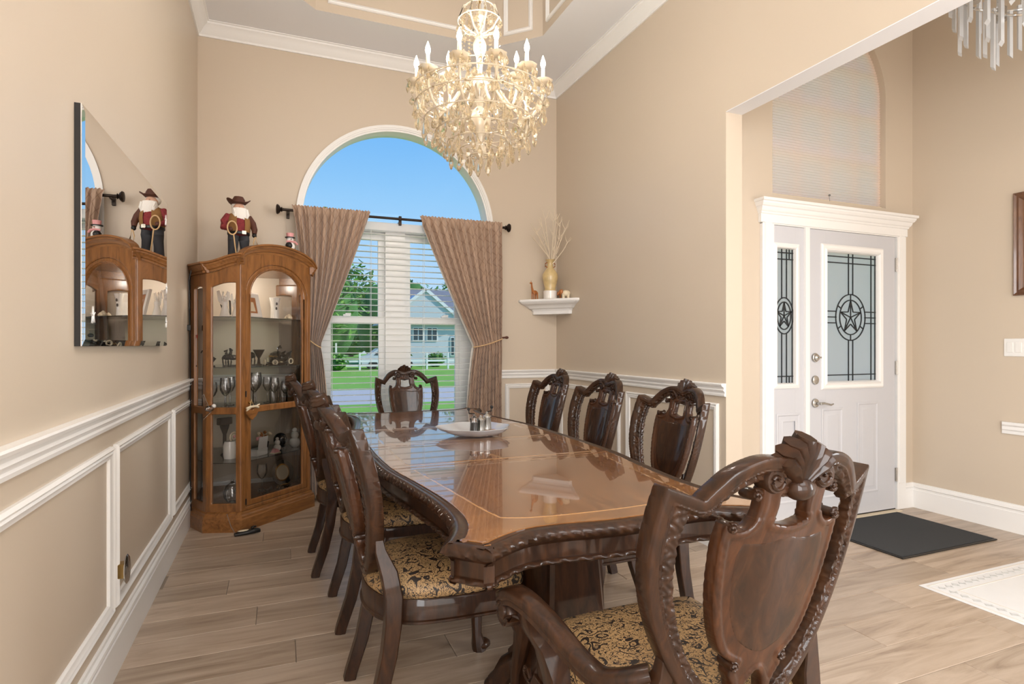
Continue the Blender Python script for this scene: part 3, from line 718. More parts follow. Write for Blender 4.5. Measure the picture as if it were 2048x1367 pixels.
# pedestals
for s_ in (-1, 1):
    py = s_*.98; pd = empty('pedestal', (0, py, 0), 0, tb)
    def rect(w, d, z, b=.012): return [Vector(p+(z,)) for p in ((-w+b, -d), (w-b, -d), (w, -d+b), (w, d-b), (w-b, d), (-w+b, d), (-w, d-b), (-w, -d+b))]
    MB().loft([rect(.16, .20, .672), rect(.16, .20, .645), rect(.092, .12, .63), rect(.088, .115, .58), rect(.105, .14, .30), rect(.118, .155, .18), rect(.13, .17, .16), rect(.13, .17, .10), rect(.10, .14, .085)], caps=True).build('column', M['mahogany'], pd)
    for sx in (-1, 1):
        MB().loft([[Vector((sx*(w_+.004*q_), d_, z_)) for d_, z_ in ((-.085, .56), (.085, .56), (.115, .22), (-.115, .22))] for w_, q_ in ((.085, 0), (.108, 1))], caps=True).build('side_panel', M['mahogany'], pd)
        for sy in (-1, 1):
            P = [(sx*.06, sy*.08, .12), (sx*.10, sy*.12, .13), (sx*.135, sy*.15, .10), (sx*.155, sy*.165, .06), (sx*.165, sy*.175, .04)]
            m = MB().tube(P, [.05, .05, .042, .036, .04], 10); m.ball((sx*.168, sy*.178, .032), .042, 12, 8, sq=(1.1, 1, .74))
            m.build('claw_foot', M['mahogany'], pd)

# ------------------------------------------------------------------ chairs (local: x right, y forward, z up, origin on the floor)
def make_chair(k, arms, res):
    def bend(x, z):
        q_ = np.clip((x/k)/.262, -1.15, 1.15)
        return -.30+.27*(1.0-z)-(.064 if arms else .076)*(1-q_**2)
    S_ = lambda pts: [((p[0]*k,)+tuple(p[1:])) for p in pts]
    fo = spl(mir(S_([(0, 1.035), (.04, 1.046), (.09, 1.048), (.14, 1.027), (.172, .995), (.190, .972, 1), (.215, .982), (.257, .998, 1), (.265, .93), (.266, .85), (.252, .76), (.218, .665), (.168, .575), (.10, .505), (.05, .478), (0, .468)])), 7)
    fi = spl(mir(S_([(0, .968), (.045, .972), (.058, .992), (.085, 1.003), (.125, .988), (.160, .955), (.176, .934, 1), (.206, .944, 1), (.214, .90), (.215, .84), (.203, .76), (.174, .67), (.130, .595), (.072, .54), (0, .518)])), 7)
    def frel(dep, x, z):
        dout = -sdf(fo, x, z); ca = np.clip((dout-.025)/.003, 0, 1)
        pat = .0030*np.sin(x*260+np.sin(z*150)*1.5)*np.sin(z*230+np.sin(x*140)*1.3)
        groove = -.0025*np.exp(-((dout-.021)/.0018)**2)
        return groove*(1-ca)+ca*(-.007+pat)+.0012*np.exp(-((dout-.010)/.006)**2)
    frame = panel([fo], [fi], res*.85, .042, .004, bend, frel).mesh('back_frame', M['mahogany'], angle=50)
    so = spl(mir(S_([(0, .99), (.05, .995), (.078, .99), (.077, .955), (.083, .925), (.100, .908), (.122, .908), (.138, .922, 1), (.143, .89), (.141, .83), (.133, .76), (.116, .69), (.095, .645), (.068, .622), (.057, .616, 1), (.068, .594), (.054, .565), (.050, .54), (.072, .515), (.105, .512, 1), (.05, .485), (0, .478)])), 7)
    h1 = spl(mir(S_([(0, .976), (.037, .974, 1), (.036, .945), (.042, .918, 1), (0, .910)])), 6)
    h2 = spl(mir(S_([(0, .590), (.022, .565), (.034, .525, 1), (0, .510)])), 6)
    def srel(dep, x, z):
        edge = np.clip((.016-dep)/.004, 0, 1)
        return .0035*edge*np.where(z < .93, 1, .3)+0.0005*edge*np.sin((x+z)*330)*np.where(z < .9, 1, 0)
    splat = panel([so], [h1, h2], res, .030, .006, bend, srel).mesh('splat', M['mahogany_light'], angle=50)
    ino = spl(mir(S_([(0, .885), (.05, .878), (.098, .882, 1), (.108, .85), (.103, .78), (.090, .72), (.058, .665), (0, .635)])), 6)
    inl = panel([ino], [], res*1.5, .0318, .001, bend).mesh('splat_inlay', M['mahogany'], angle=50)
    # crest shell
    m = MB(); yc = float(bend(np.array([0.]), np.array([1.03]))[0])
    for i in range(7):
        a = math.radians(-62+124*i/6); R_ = .108-.022*abs(i-3)/3; B = Vector((0, yc, .975))
        P = []; rr = []
        for t_ in np.linspace(0, 1, 7):
            P.append(B+Vector((sin(a)*R_*t_*(.35+.65*t_)*.72*k, -.020*t_*t_+.004, R_*t_*(.62+.38*cos(a))))); rr.append(.007+.0105*t_ if t_ < .95 else .013)
        m.tube(P, rr, 8, flat=1.9, up=Vector((0, 1, 0)))
    m.ball((0, yc, .985), .030, 12, 8, sq=(1, .95, .8))
    crest = m.mesh('crest_shell', M['mahogany'], angle=60)
    vols = []
    for sx in (-1, 1):
        for (cx_, cz_, r0) in ((.060, 1.004, .025), (.094, .978, .011), (.128, .915, .010), (.062, .612, .011), (.094, .514, .010)):
            y_ = float(bend(np.array([cx_*k]), np.array([cz_]))[0]); m = MB()
            for fy in (-1, 1):
                P = [(sx*r0*(1-t_/16)*cos(t_*.62+1), fy*(.017+.001*t_/4), r0*(1-t_/16)*sin(t_*.62+1)) for t_ in range(15)]
                m.tube(P, .0045, 6)
            m.lathe([(0, -.019), (r0*.9, -.019), (r0, -.014), (r0, .014), (r0*.9, .019), (0, .019)], M=Matrix.Rotation(PI/2, 4, 'X'), n=14)
            vols.append((m.mesh('volute', M['mahogany'], angle=60), (sx*cx_*k, y_, cz_)))
    root = empty('dining_chair' if not arms else 'dining_armchair')
    for nm, me in (('back_frame', frame), ('crest_shell', crest)): mesh_obj(nm, me, root)
    for me, lc in vols: mesh_obj('volute', me, root, lc)
    sp_ = mesh_obj('splat', splat, root); mesh_obj('splat_inlay', inl, sp_)
    # rear legs
    w = .225*k
    m = None
    for sx in (-1, 1):
        m = MB(); P = [(sx*.190*k, -.232, .68), (sx*.192*k, -.222, .60), (sx*.208*k, -.198, .53), (sx*w, -.186, .46), (sx*w, -.188, .38), (sx*(w-.004), -.20, .28), (sx*(w-.010), -.228, .15), (sx*(w-.014), -.268, .03), (sx*(w-.014), -.275, 0)]
        pr = [(-.020, -.026), (.020, -.026), (.023, -.022), (.023, .022), (.020, .026), (-.020, .026), (-.023, .022), (-.023, -.022)]
        m.prof(P[::-1], pr, up=Vector((0, 1, 0)), scale=lambda t: .82+.28*min(1, max(0, (t-.1)*1.6)) if t < .72 else max(.3, 1.1-2.9*(t-.72)))
        m.build('rear_leg', M['mahogany'], root)
    # seat rail
    SO = spl([(0, .285), (.13, .281), (.235, .262), (.268, .225), (.268, .12), (.262, -.02), (.238, -.135), (.17, -.215), (.08, -.25), (0, -.258), (-.08, -.25), (-.17, -.215), (-.238, -.135), (-.262, -.02), (-.268, .12), (-.268, .225), (-.235, .262), (-.13, .281)], 6)[::-1]
    SO = SO*np.array([k, 1.0])
    m = MB().loft([loop3(offset_loop(SO, o_), z_) for o_, z_ in ((.03, .366), (.004, .366), (0, .370), (0, .376), (.006, .379), (.006, .438), (.010, .444), (.03, .446))], caps=True); m.build('seat_rail', M['mahogany'], root, angle=40)
    m = MB().loft([loop3(offset_loop(SO, o_), z_) for o_, z_ in ((.016, .44), (.009, .452), (.008, .470), (.018, .490), (.042, .505))]+[loop3(SO*q_+np.array([0, .015*(1-q_)]), z_) for q_, z_ in ((.70, .515), (.52, .521), (.3, .525), (.08, .527))], caps=True); m.build('seat_cushion', M['paisley'], root, angle=60)
    # front cabriole legs
    for sx in (-1, 1):
        P = [(sx*.222*k, .225, .40), (sx*.232*k, .240, .34), (sx*.246*k, .256, .285), (sx*.238*k, .246, .22), (sx*.226*k, .232, .14), (sx*.222*k, .232, .07), (sx*.226*k, .240, .03), (sx*.228*k, .246, .0)]
        m = MB().tube(P, [.036, .043, .040, .030, .022, .020, .028, .030], 10, up=Vector((0, 1, 0)))
        m.ball((sx*.256*k, .272, .30), .024, 10, 8, sq=(.9, .9, 1.5)); m.ball((sx*.230*k, .254, .022), .034, 12, 8, sq=(1, 1.15, .62))
        for t_ in range(10):
            a = t_*.6+.5; 
        m.tube([(sx*k*.27, .268+.020*cos(t_*.6), .355+.022*sin(t_*.6)*(1-t_/18)) for t_ in range(14)], .006, 6)
        m.build('front_leg', M['mahogany'], root)
    if arms:
        for sx in (-1, 1):
            c = [(.215, -.185, .625), (.255, -.155, .608), (.285, -.105, .592), (.302, -.03, .605), (.318, .03, .630), (.345, .10, .662), (.366, .155, .672), (.378, .195, .655)]
            cc = np.array(c); P = []
            for i in range(len(cc)-1):
                p0, p1, p2, p3 = cc[max(i-1, 0)], cc[i], cc[i+1], cc[min(i+2, len(cc)-1)]
                for t_ in np.arange(0, 1, .2):
                    P.append(.5*((2*p1)+(-p0+p2)*t_+(2*p0-5*p1+4*p2-p3)*t_**2+(-p0+3*p1-3*p2+p3)*t_**3))
            P.append(cc[-1])
            # scroll end curls under
            e_ = np.array(c[-1]); ctr = e_+np.array([-.004, -.020, -.026])
            for t_ in range(1, 12):
                a = .75-t_*.55; r_ = .033*(1-t_/15)
                P.append(ctr+np.array([0, r_*cos(a), r_*sin(a)]))
            P = [(sx*(p[0]-.012)*k, p[1]-.012, p[2]-.036) for p in P]; ctr = ctr+np.array([-.012, -.012, -.036])
            pr = [(-.020, -.020), (.020, -.020), (.024, -.016), (.021, -.008), (.025, -.002), (.024, .010), (.019, .016), (0, .018), (-.019, .016), (-.024, .010), (-.025, -.002), (-.021, -.008), (-.024, -.016)]
            n_ = len(P)
            m = MB().prof(P, pr, scale=lambda t: .9+.25*min(1, t/.6) if t < .72 else 1.1-.5*(t-.72)/.28)
            Mr = Matrix.Translation((sx*ctr[0]*k, ctr[1], ctr[2])) @ Matrix.Rotation(PI/2, 4, 'Y')
            m.lathe([(0, -.030), (.012, -.030), (.020, -.024), (.020, .024), (.012, .030), (0, .030)], M=Mr, n=14)
            m.build('arm', M['mahogany'], root, angle=45)
            Q = [(sx*.272*k, .06, .40), (sx*.278*k, .075, .46), (sx*.292*k, .10, .52), (sx*.322*k, .115, .57), (sx*.335*k, .108, .60), (sx*.340*k, .110, .622)]
            MB().prof(Q, [(-.022, -.030), (.022, -.030), (.026, -.024), (.026, .024), (.022, .030), (-.022, .030), (-.026, .024), (-.026, -.024)], up=Vector((0, 1, 0)), scale=lambda t: 1.15-.35*t).build('arm_post', M['mahogany'], root)
    return root
proto = make_chair(.955, False, .0042)
first = True
def place_chair(x, y, rz, label):
    global first
    o = proto if first else copy_tree(proto)
    first = False
    o.location = (x, y, 0); o.rotation_euler = (0, 0, rz)
    tag(o, label, 'chair', 'carved dining chairs round the table')
EY = .30
for y, lab in ((2.03, 'carved side chair nearest the viewer on the left side of the table'), (2.80, 'middle carved side chair on the left side of the table'), (3.48, 'carved side chair beside the curio cabinet, farthest on the left')):
    place_chair((.216 if y < 3.2 else .15)+EY, y, -PI/2, lab)
for y, lab in ((2.256, 'carved side chair nearest the foyer opening on the right side'), (2.93, 'middle carved side chair on the right side of the table'), (3.585, 'carved side chair below the corner shelf, farthest on the right')):
    place_chair(1.725-EY, y, PI/2, lab)
place_chair(.945, 4.62-EY, PI, 'carved chair at the far head of the table before the window')
ac_ = make_chair(1.01, True, .0032)
ac_.location = (.897, .868+EY, 0)
tag(ac_, 'carved armchair with scrolled arms in the foreground, seen from behind', 'armchair')
# ------------------------------------------------------------------ curio cabinet in the left corner (local x along its front, y into the corner)
CO = Vector((-.012, 4.5, 0)); CA = PI/4
cab = thing('curio_cabinet', 'oak corner curio cabinet with glass door and arched bonnet top', 'cabinet', CO, CA)
PA, PB, PC, PD_, PE, PF_, PG = (-.352, .450), (-.427, .206), (-.325, 0), (.325, 0), (.427, .206), (.352, .450), (0, .785)
def face_m(p, q):
    u = Vector((q[0]-p[0], q[1]-p[1], 0)); n = Vector((u.y, -u.x, 0))
    return plane((p[0], p[1], 0), u, n), u.length
def on_face(mb, Mx):   # panel coordinates (x, y, z) -> u, out, v
    mb.v = [tuple(Mx @ Vector((v[0], v[2], -v[1]-.011))) for v in mb.v]; return mb
def rnd(p): return np.array(p)
# base
poly = [PA, PB, PC, PD_, PE, PF_, PG]
def grow(o): # push front corners outward
    out = []
    n = len(poly)
    for i in range(n):
        a, b, c = np.array(poly[i-1]), np.array(poly[i]), np.array(poly[(i+1) % n])
        t1 = (b-a)/np.linalg.norm(b-a); t2 = (c-b)/np.linalg.norm(c-b); n1 = np.array([t1[1], -t1[0]]); n2 = np.array([t2[1], -t2[0]])
        w1 = 0 if i in (0, 6) else 1; w2 = 0 if i in (5, 6) else 1
        A_ = np.array([n1, n2]); 
        out.append(b+np.linalg.solve(A_, np.array([o*w1, o*w2])))
    return out
m = MB().loft([loop3(grow(o_), z_) for o_, z_ in ((.028, .0), (.028, .085), (.024, .09), (.022, .104), (.012, .112), (.010, .122), (0, .128), (-.004, .14))], caps=True)
m.build('plinth', M['oak_h'], cab, angle=25)
# faces
def glass_rect(Mx, u0, u1, v0, v1, nm='pane', par=None):
    MB().add([Mx @ Vector(p) for p in ((u0, v0, -.013), (u1, v0, -.013), (u1, v1, -.013), (u0, v1, -.013))], [(0, 1, 2, 3)]).build(nm, M['glass'], par or cab, smooth=False)
def rect_p(a, b, c, d): return np.array([(a, c), (b, c), (b, d), (a, d)])
def side_face(p, q, st0, st1, top0, top1, gt0, gt1):
    Mx, L_ = face_m(p, q)
    n = 14; top = [(L_*(1-k/n), (top1+(top0-top1)*(.5-.5*cos(PI*k/n)))) for k in range(n+1)]
    outer = np.array([(0, .13), (L_, .13)]+top)
    gtop = [((L_-st1)+(st0-(L_-st1))*k/8, gt1+(gt0-gt1)*k/8+.012*sin(PI*k/8)) for k in range(9)]
    h1 = np.array([(st0, .832), (L_-st1, .832)]+gtop); h2 = rect_p(st0, L_-st1, .185, .785)
    f_ = on_face(panel([outer], [h1, h2], .006, .024, .004), Mx).build('side_frame', M['oak'], cab, angle=40)
    glass_rect(Mx, st0-.005, L_-st1+.005, .18, .79, par=f_); glass_rect(Mx, st0-.005, L_-st1+.005, .825, max(gt0, gt1)-.0, par=f_)
side_face(PB, PC, .038, .036, 1.735, 1.80, 1.640, 1.672)
side_face(PD_, PE, .036, .038, 1.80, 1.735, 1.672, 1.640)
side_face(PA, PB, .060, .055, 1.735, 1.735, 1.640, 1.640)
side_face(PE, PF_, .055, .060, 1.735, 1.735, 1.640, 1.640)
Mx, L_ = face_m(PC, PD_)
hw = L_/2
def archtop(w, zs, rise, n=28): return [(hw+w*cos(PI*k/n), zs+rise*sin(PI*k/n)) for k in range(n+1)]
outer = np.array([(0, .13), (L_, .13), (L_, 1.80)]+[(hw+hw*cos(PI*k/28)*.985, 1.805+.125*sin(PI*k/28)) for k in range(1, 28)]+[(0, 1.80)])
opening = np.array([(.035, .155), (L_-.035, .155), (L_-.035, 1.60)]+archtop(hw-.035, 1.60, .225)+[(.035, 1.60)])
on_face(panel([outer], [opening], .006, .028, .004), Mx).build('front_frame', M['oak'], cab, angle=40)
dout = np.array([(.037, .157), (L_-.037, .157), (L_-.037, 1.60)]+archtop(hw-.037, 1.60, .223)+[(.037, 1.60)])
g0, g1 = .082, L_-.085
dg1 = np.array([(g0, .832), (g1, .832), (g1, 1.60)]+archtop((g1-g0)/2, 1.60, .188)+[(g0, 1.60)]); dg2 = rect_p(g0, g1, .195, .786)
dr = on_face(panel([dout], [dg1, dg2], .006, .024, .004), Mx).build('door', M['oak'], cab, angle=40)
glass_rect(Mx, g0-.005, g1+.005, .19, .79, 'door_pane', dr)
A_ = [(g0-.004, .828), (g1+.004, .828)]+archtop((g1-g0)/2+.004, 1.60, .19)
mm = MB().add([(a, 0, b) for a, b in A_], [tuple(range(len(A_)))]); mm.v = [tuple(Mx @ Vector((v[0], v[2], -v[1]-.010))) for v in mm.v]; mm.build('arched_pane', M['glass'], dr, smooth=False)
# beading round the arched door glass
P = [Mx @ Vector((a, b, .002)) for a, b in [(g0-.012, .84), (g0-.012, 1.60)]+archtop((g1-g0)/2+.012, 1.60, .20)[::-1]+[(g1+.012, .84)]]
MB().tube(P, .006, 6).build('arch_bead', M['oak'], dr)
MB().lathe([(0, 0), (.008, 0), (.006, .012), (.011, .02), (0, .024)], M=Mx @ Matrix.Translation((.062, .86, .0)), n=12).build('door_knob', M['brass'], dr)
for z_ in (.19, .92):
    MB().lathe([(0, -.02), (.005, -.02), (.005, .02), (0, .02)], c=tuple((Mx @ Vector((.034, z_, .006)))), n=8).build('door_hinge', M['bronze'], cab)
# cornice runs
cprof = [(-.012, -.065), (.004, -.065), (.006, -.052), (.016, -.046), (.020, -.034), (.032, -.022), (.034, -.012), (.046, -.008), (.046, .004), (-.012, .004)]
def cornice(p, q, zf, n=16, ext0=0, ext1=0):
    Mx_, L2 = face_m(p, q); m = MB(); L = []
    for k in range(n+1):
        s_ = k/n; u_ = -ext0+(L2+ext0+ext1)*s_
        L.append([Mx_ @ Vector((u_, zf(s_)+b, a)) for a, b in cprof])
    m.loft(L, caps=True).build('cornice', M['oak_h'], cab, angle=28)
cornice(PA, PB, lambda s_: 1.800, 4, 0, .02)
cornice(PB, PC, lambda s_: 1.800+.062*(.5-.5*cos(PI*s_)), 16, .02, .02)
cornice(PD_, PE, lambda s_: 1.862-.062*(.5-.5*cos(PI*s_)), 16, .02, .02)
cornice(PE, PF_, lambda s_: 1.800, 4, .02, 0)
cornice(PC, PD_, lambda s_: 1.835+.128*math.sqrt(max(0, 1-(2*s_-1)**2*.985)), 30, .028, .028)
MB().loft([loop3(grow(-.002), z_) for z_ in (1.786, 1.800)], caps=True).build('top_board', M['oak'], cab, smooth=False)
MB().loft([loop3(grow(-.014), z_) for z_ in (.14, .160)], caps=True).build('floor_board', M['oak'], cab, smooth=False)
for p, q in ((PF_, PG), (PG, PA)):
    Mx_, L2 = face_m(p, q)
    m = MB(); bx = lambda a, b, c, d, e, f: m.add([Mx_ @ Vector(v) for v in ((a, c, e), (b, c, e), (b, d, e), (a, d, e), (a, c, f), (b, c, f), (b, d, f), (a, d, f))], [(3, 2, 1, 0), (4, 5, 6, 7), (0, 1, 5, 4), (1, 2, 6, 5), (2, 3, 7, 6), (3, 0, 4, 7)])
    bx(0, L2, .14, 1.785, -.010, -.004)
    bx(0, .045, .14, 1.785, -.024, -.0105); bx(L2-.045, L2, .14, 1.785, -.024, -.0105)
    m.build('back_panel', M['oak'], cab, smooth=False)
    m = MB(); bx(.046, L2-.046, .165, 1.71, -.014, -.0105); m.build('back_mirror', M['mirror_back'], cab, smooth=False)
SHZ = (.455, .805, 1.102, 1.445)
for z_ in SHZ:
    MB().loft([loop3(grow(-.026), z_-.006), loop3(grow(-.026), z_)], caps=True).build('glass_shelf', M['shelf_glass'], cab, smooth=False)

lp = empty('cabinet_lamp', (0, .33, 1.772), 0, cab)
MB().lathe([(0, 0), (.035, 0), (.035, .012), (0, .012)], n=20).build('lamp_rim', M['brass'], lp); MB().lathe([(0, -.004), (.028, -.003), (.03, 0), (0, .001)], n=20).build('lamp_lens', M['bulb'], lp)
light('cabinet_lamp_light', 'POINT', (0, 0, -.03), 2.6, (1, .93, .82), parent=lp, radius=.03)
def CW(x, y, z): return CO+Vector((.70711*(x-y), .70711*(x+y), z))
def item(name, label, cat, x, y, z, rz=0, group=None):
    return thing(name, label, cat, CW(x, y, z+.0005), CA+rz, group)
G_ = 'ornaments in the curio cabinet'
def ware(x, y, z, h, r, label, kind='wine'):
    o = item('wine_glass' if kind == 'wine' else 'glass_tumbler', label, 'glass', x, y, z, 0, 'glassware in the curio cabinet')
    if kind == 'wine':
        MB().lathe([(0, 0), (r*.85, .0), (r*.8, .004), (.006, .01), (.005, h*.42), (.008, h*.46)], n=14).build('stem', M['crystal_ware'], o)
        MB().lathe([(.008, h*.45), (r*.6, h*.52), (r*.95, h*.66), (r, h*.8), (r*.86, h)], n=16).build('bowl', M['crystal_ware'], o)
    else:
        MB().lathe([(0, 0), (r*.8, 0), (r*.86, .006), (r, h)], n=16).build('bowl', M['crystal_ware'], o)
for a in ((-.245, .24, .805, .20, .038, 'stemmed wine glass on middle shelf, leftmost behind the angled pane'), (-.17, .33, .805, .21, .038, 'stemmed wine glass on middle shelf, second from the left'), (-.03, .20, .805, .225, .04, 'tall wine glass just behind the door stile, middle shelf'), (.06, .28, .805, .24, .042, 'tallest wine glass near the mirror on middle shelf'),
          (.12, .16, .805, .20, .036, 'wine glass in front row left of the tumblers'), (.19, .30, .805, .20, .036, 'wine glass at the cabinet middle, back row'), (.20, .13, .805, .17, .036, 'wine glass in front row nearest the door middle'), (-.33, .27, .805, .19, .036, 'wine glass behind the narrow side pane'), (-.05, .42, .805, .21, .036, 'wine glass at the back by the mirror')):
    ware(*a)
for a in ((.27, .22, .805, .13, .036, 'clear tumbler at right of the middle shelf'), (.27, .32, .805, .13, .036, 'clear tumbler at back right of the middle shelf'), (.10, .39, .805, .12, .036, 'clear tumbler at the back of the middle shelf')):
    ware(*a, kind='t')
# top shelf
z0 = SHZ[3]
o = item('photo_frame', 'ornate white photo frame leaning on the top shelf', 'photo frame', -.03, .20, z0, .15, G_)
Mt = Matrix.Rotation(-.22, 4, 'X')
m = MB()
for i, (w, d_) in enumerate(((0, .012), (.015, .02), (.03, .010))): pass
Mq = Mt @ Matrix(((1, 0, 0, 0), (0, 0, -1, 0), (0, 1, 0, .004), (0, 0, 0, 1)))
rectframe(MB(), Mq, -.085, .085, 0, .19, [(0, -.012), (0, .006), (.01, .014), (.022, .010), (.036, .004), (.036, -.012), (0, -.012)]).build('frame', M['porcelain'], o)
MB().add([Mq @ Vector(p) for p in ((-.055, .03, 0), (.055, .03, 0), (.055, .16, 0), (-.055, .16, 0))], [(0, 1, 2, 3)]).build('photo', M['amber'], o)
MB().add([Mq @ Vector(p) for p in ((-.03, .05, .001), (.03, .05, .001), (.02, .12, .001), (-.02, .12, .001))], [(0, 1, 2, 3)]).build('photo_figure', M['cream'], o)
o = item('flared_vase', 'white flared vase with dark oval motifs on the top shelf', 'vase', .17, .20, z0, 0, G_)
MB().lathe([(0, 0), (.026, 0), (.020, .02), (.018, .07), (.024, .13), (.034, .165), (.030, .165), (.02, .12)], n=18).build('body', M['porcelain'], o)
for zz, rr in ((.12, .0235), (.085, .0192)): MB().ball((-.008, -rr, zz), .009, 10, 8, sq=(1, .35, 1.3)).build('motif', M['black'], o)
o = item('square_vase', 'plain white square vase beside the flared vase', 'vase', .235, .27, z0, .3, G_)
MB().loft([[Vector((a*w, b*w, z_)) for a, b in ((-1, -1), (1, -1), (1, 1), (-1, 1))] for w, z_ in ((.024, 0), (.022, .10), (.030, .175), (.026, .175), (.018, .1), (.018, .02))], caps=True).build('body', M['porcelain'], o)
def angel(x, y, h, label, rz=0):
    o = item('angel_figurine', label, 'figurine', x, y, z0, rz, G_)
    MB().lathe([(0, 0), (h*.2, 0), (h*.17, h*.1), (h*.09, h*.42), (h*.11, h*.58), (h*.05, h*.68)], n=16).build('robe', M['porcelain'], o)
    MB().ball((0, 0, h*.74), h*.075, 10, 8).build('head', M['porcelain'], o)
    for s_ in (-1, 1):
        MB().prism([(s_*.01, h*.45), (s_*h*.22, h*.62), (s_*h*.28, h*.95), (s_*h*.18, h*1.0), (s_*h*.08, h*.8), (s_*.008, h*.66)], .012, .018).build('wing', M['porcelain'], o)
        MB().tube([(s_*h*.09, 0, h*.6), (s_*h*.16, -h*.06, h*.7), (s_*h*.13, -h*.08, h*.95)], h*.022, 7).build('arm', M['porcelain'], o)
angel(-.225, .27, .19, 'white angel figurine with raised arms, leftmost of the pair'); angel(-.128, .27, .175, 'white angel figurine beside the dark harp', .4)
o = item('harp_figurine', 'dark harp figurine behind the white angels', 'figurine', -.10, .40, z0, 0, G_)
MB().lathe([(0, 0), (.035, 0), (.028, .02), (.008, .09), (.006, .12)], n=12).build('base', M['blackgloss'], o); MB().tube([(-.03, 0, .03), (-.045, 0, .1), (-.02, 0, .15), (.03, 0, .13), (.035, 0, .03)], .007, 8).build('harp_frame', M['blackgloss'], o)
o = item('display_plate', 'white embossed plate standing behind the narrow side pane', 'plate', -.33, .33, z0, .5, G_)
MB().lathe([(0, 0), (.045, .002), (.062, .008), (.061, .011), (.044, .006), (0, .004)], M=Matrix.Translation((0, 0, .064)) @ Matrix.Rotation(PI/2-.2, 4, 'X'), n=28).build('plate_disc', M['porcelain'], o)
for i, (x, y, s_) in enumerate(((.25, .14, 1), (.275, .19, .8), (.23, .11, .7))):
    o = item('seashell', ['largest pale seashell at right of the top shelf', 'seashell behind the largest one on the top shelf', 'smallest seashell at the front of the top shelf'][i], 'seashell', x, y, z0, i, 'seashells on the top shelf')
    MB().lathe([(0, 0), (.012*s_, .006*s_), (.022*s_, .018*s_), (.014*s_, .034*s_), (.004*s_, .046*s_)], n=12, wob=lambda a, z_: 1+.12*cos(a*2*PI*6)).build('spire', M['cream'], o)
    MB().tube([(.012*s_, -.014*s_, .008*s_), (.0, -.024*s_, .008*s_), (-.012*s_, -.014*s_, .008*s_)], .006*s_, 6).build('lip', M['pink'], o)
# dark figurines shelf
z0 = SHZ[2]
o = item('rose_ornament', 'red rose on a curved dark stem behind the narrow side pane', 'ornament', -.33, .375, z0, 0, G_)
MB().tube([(0, 0, 0), (.012, 0, .06), (-.006, 0, .12), (.004, 0, .2)], .004, 7).build('stem', M['black'], o)
for i, (r_, h_) in enumerate(((.020, .0), (.027, -.004), (.032, -.010))):
    MB().lathe([(.004, .195+h_), (r_, .205+h_), (r_*1.05, .225+h_), (r_*.9, .236+h_), (r_*.8, .225+h_)], n=14, wob=lambda a, z_, i=i: 1+.10*cos(a*2*PI*5+i)).build('petal_ring', M['red'], o)
MB().prism([(0, .165), (.03, .175), (.038, .195), (.012, .19)], -.002, .002).build('leaf', M['green_leaf'], o)
MB().lathe([(0, 0), (.034, 0), (.03, .012), (0, .016)], n=16).build('base', M['blackgloss'], o)
def blackfig(x, y, h, label, kind, rz=0):
    o = item({'horse': 'horse_figurine', 'swan': 'swan_figurine', 'dragon': 'dragon_figurine', 'bird': 'bird_figurine'}[kind], label, 'figurine', x, y, z0, rz, G_)
    mt = M['blackgloss']
    MB().lathe([(0, 0), (h*.24, 0), (h*.22, h*.06), (0, h*.07)], n=16).build('base', mt, o)
    if kind == 'dragon':
        MB().tube([(.02, 0, .02), (.04, 0, .05), (0, 0, .07), (-.03, 0, .10), (0, 0, .13), (.015, 0, .155), (-.01, 0, .17)], [.014, .016, .017, .014, .012, .010, .006], 8).build('body', mt, o)
        MB().tube([(-.01, 0, .17), (-.035, -.005, .165)], [.011, .004], 8).tube([(-.005, 0, .175), (.02, 0, .195)], .003, 6).build('head', mt, o)
        for s_ in (-1, 1): MB().tube([(-.01, s_*.01, .1), (-.035, s_*.02, .11), (-.045, s_*.02, .095)], .004, 6).build('claw', mt, o)
    if kind == 'swan':
        MB().ball((.01, 0, .05), .045, 14, 8, sq=(1.2, .6, .7)).build('body', mt, o)
        MB().tube([(-.035, 0, .05), (-.06, 0, .085), (-.055, 0, .125), (-.03, 0, .14), (-.015, 0, .125)], [.014, .011, .009, .009, .006], 8).build('neck', mt, o)
        for s_ in (-1, 1): MB().prism([(-.03, .05), (.05, .06), (.085, .105), (.03, .09)], s_*.024, s_*.030).build('wing', mt, o)
    if kind in ('horse', 'bird'):
        MB().ball((0, 0, h*.5), h*.22, 12, 8, sq=(1.5, .7, .75)).build('body', mt, o)
        MB().tube([(h*.25, 0, h*.55), (h*.36, 0, h*.78), (h*.30, 0, h*.92), (h*.48, 0, h*.86)], [h*.11, h*.08, h*.08, h*.045], 8).build('neck', mt, o)
        for sx in (-1, 1):
            for sy in (-1, 1): MB().tube([(sx*h*.22, sy*h*.08, h*.48), (sx*h*.25, sy*h*.08, h*.25), (sx*h*.21, sy*h*.08, h*.05)], [h*.06, h*.04, h*.03], 7).build('leg', mt, o)
        MB().tube([(-h*.3, 0, h*.55), (-h*.42, 0, h*.45), (-h*.42, 0, h*.25)], [h*.05, h*.04, h*.015], 7).build('tail', mt, o)
blackfig(-.365, .255, .17, 'small black dragon figurine below the red rose', 'dragon'); blackfig(-.24, .23, .13, 'black horse figurine behind the angled pane', 'horse', .3)
blackfig(-.15, .28, .12, 'second black horse figurine next to the corner post', 'horse', 2.6); blackfig(.24, .20, .16, 'black swan figurine at right of the second shelf', 'swan', .2); blackfig(-.06, .20, .15, 'black bird-necked figurine just right of the corner post', 'bird', 1.2)
o = item('chalice', 'dark flared chalice on the second shelf', 'chalice', .03, .22, z0, 0, G_)
MB().lathe([(0, 0), (.03, 0), (.012, .012), (.008, .05), (.022, .075), (.042, .115), (.036, .115), (.01, .07)], n=20).build('cup', M['bronze'], o)
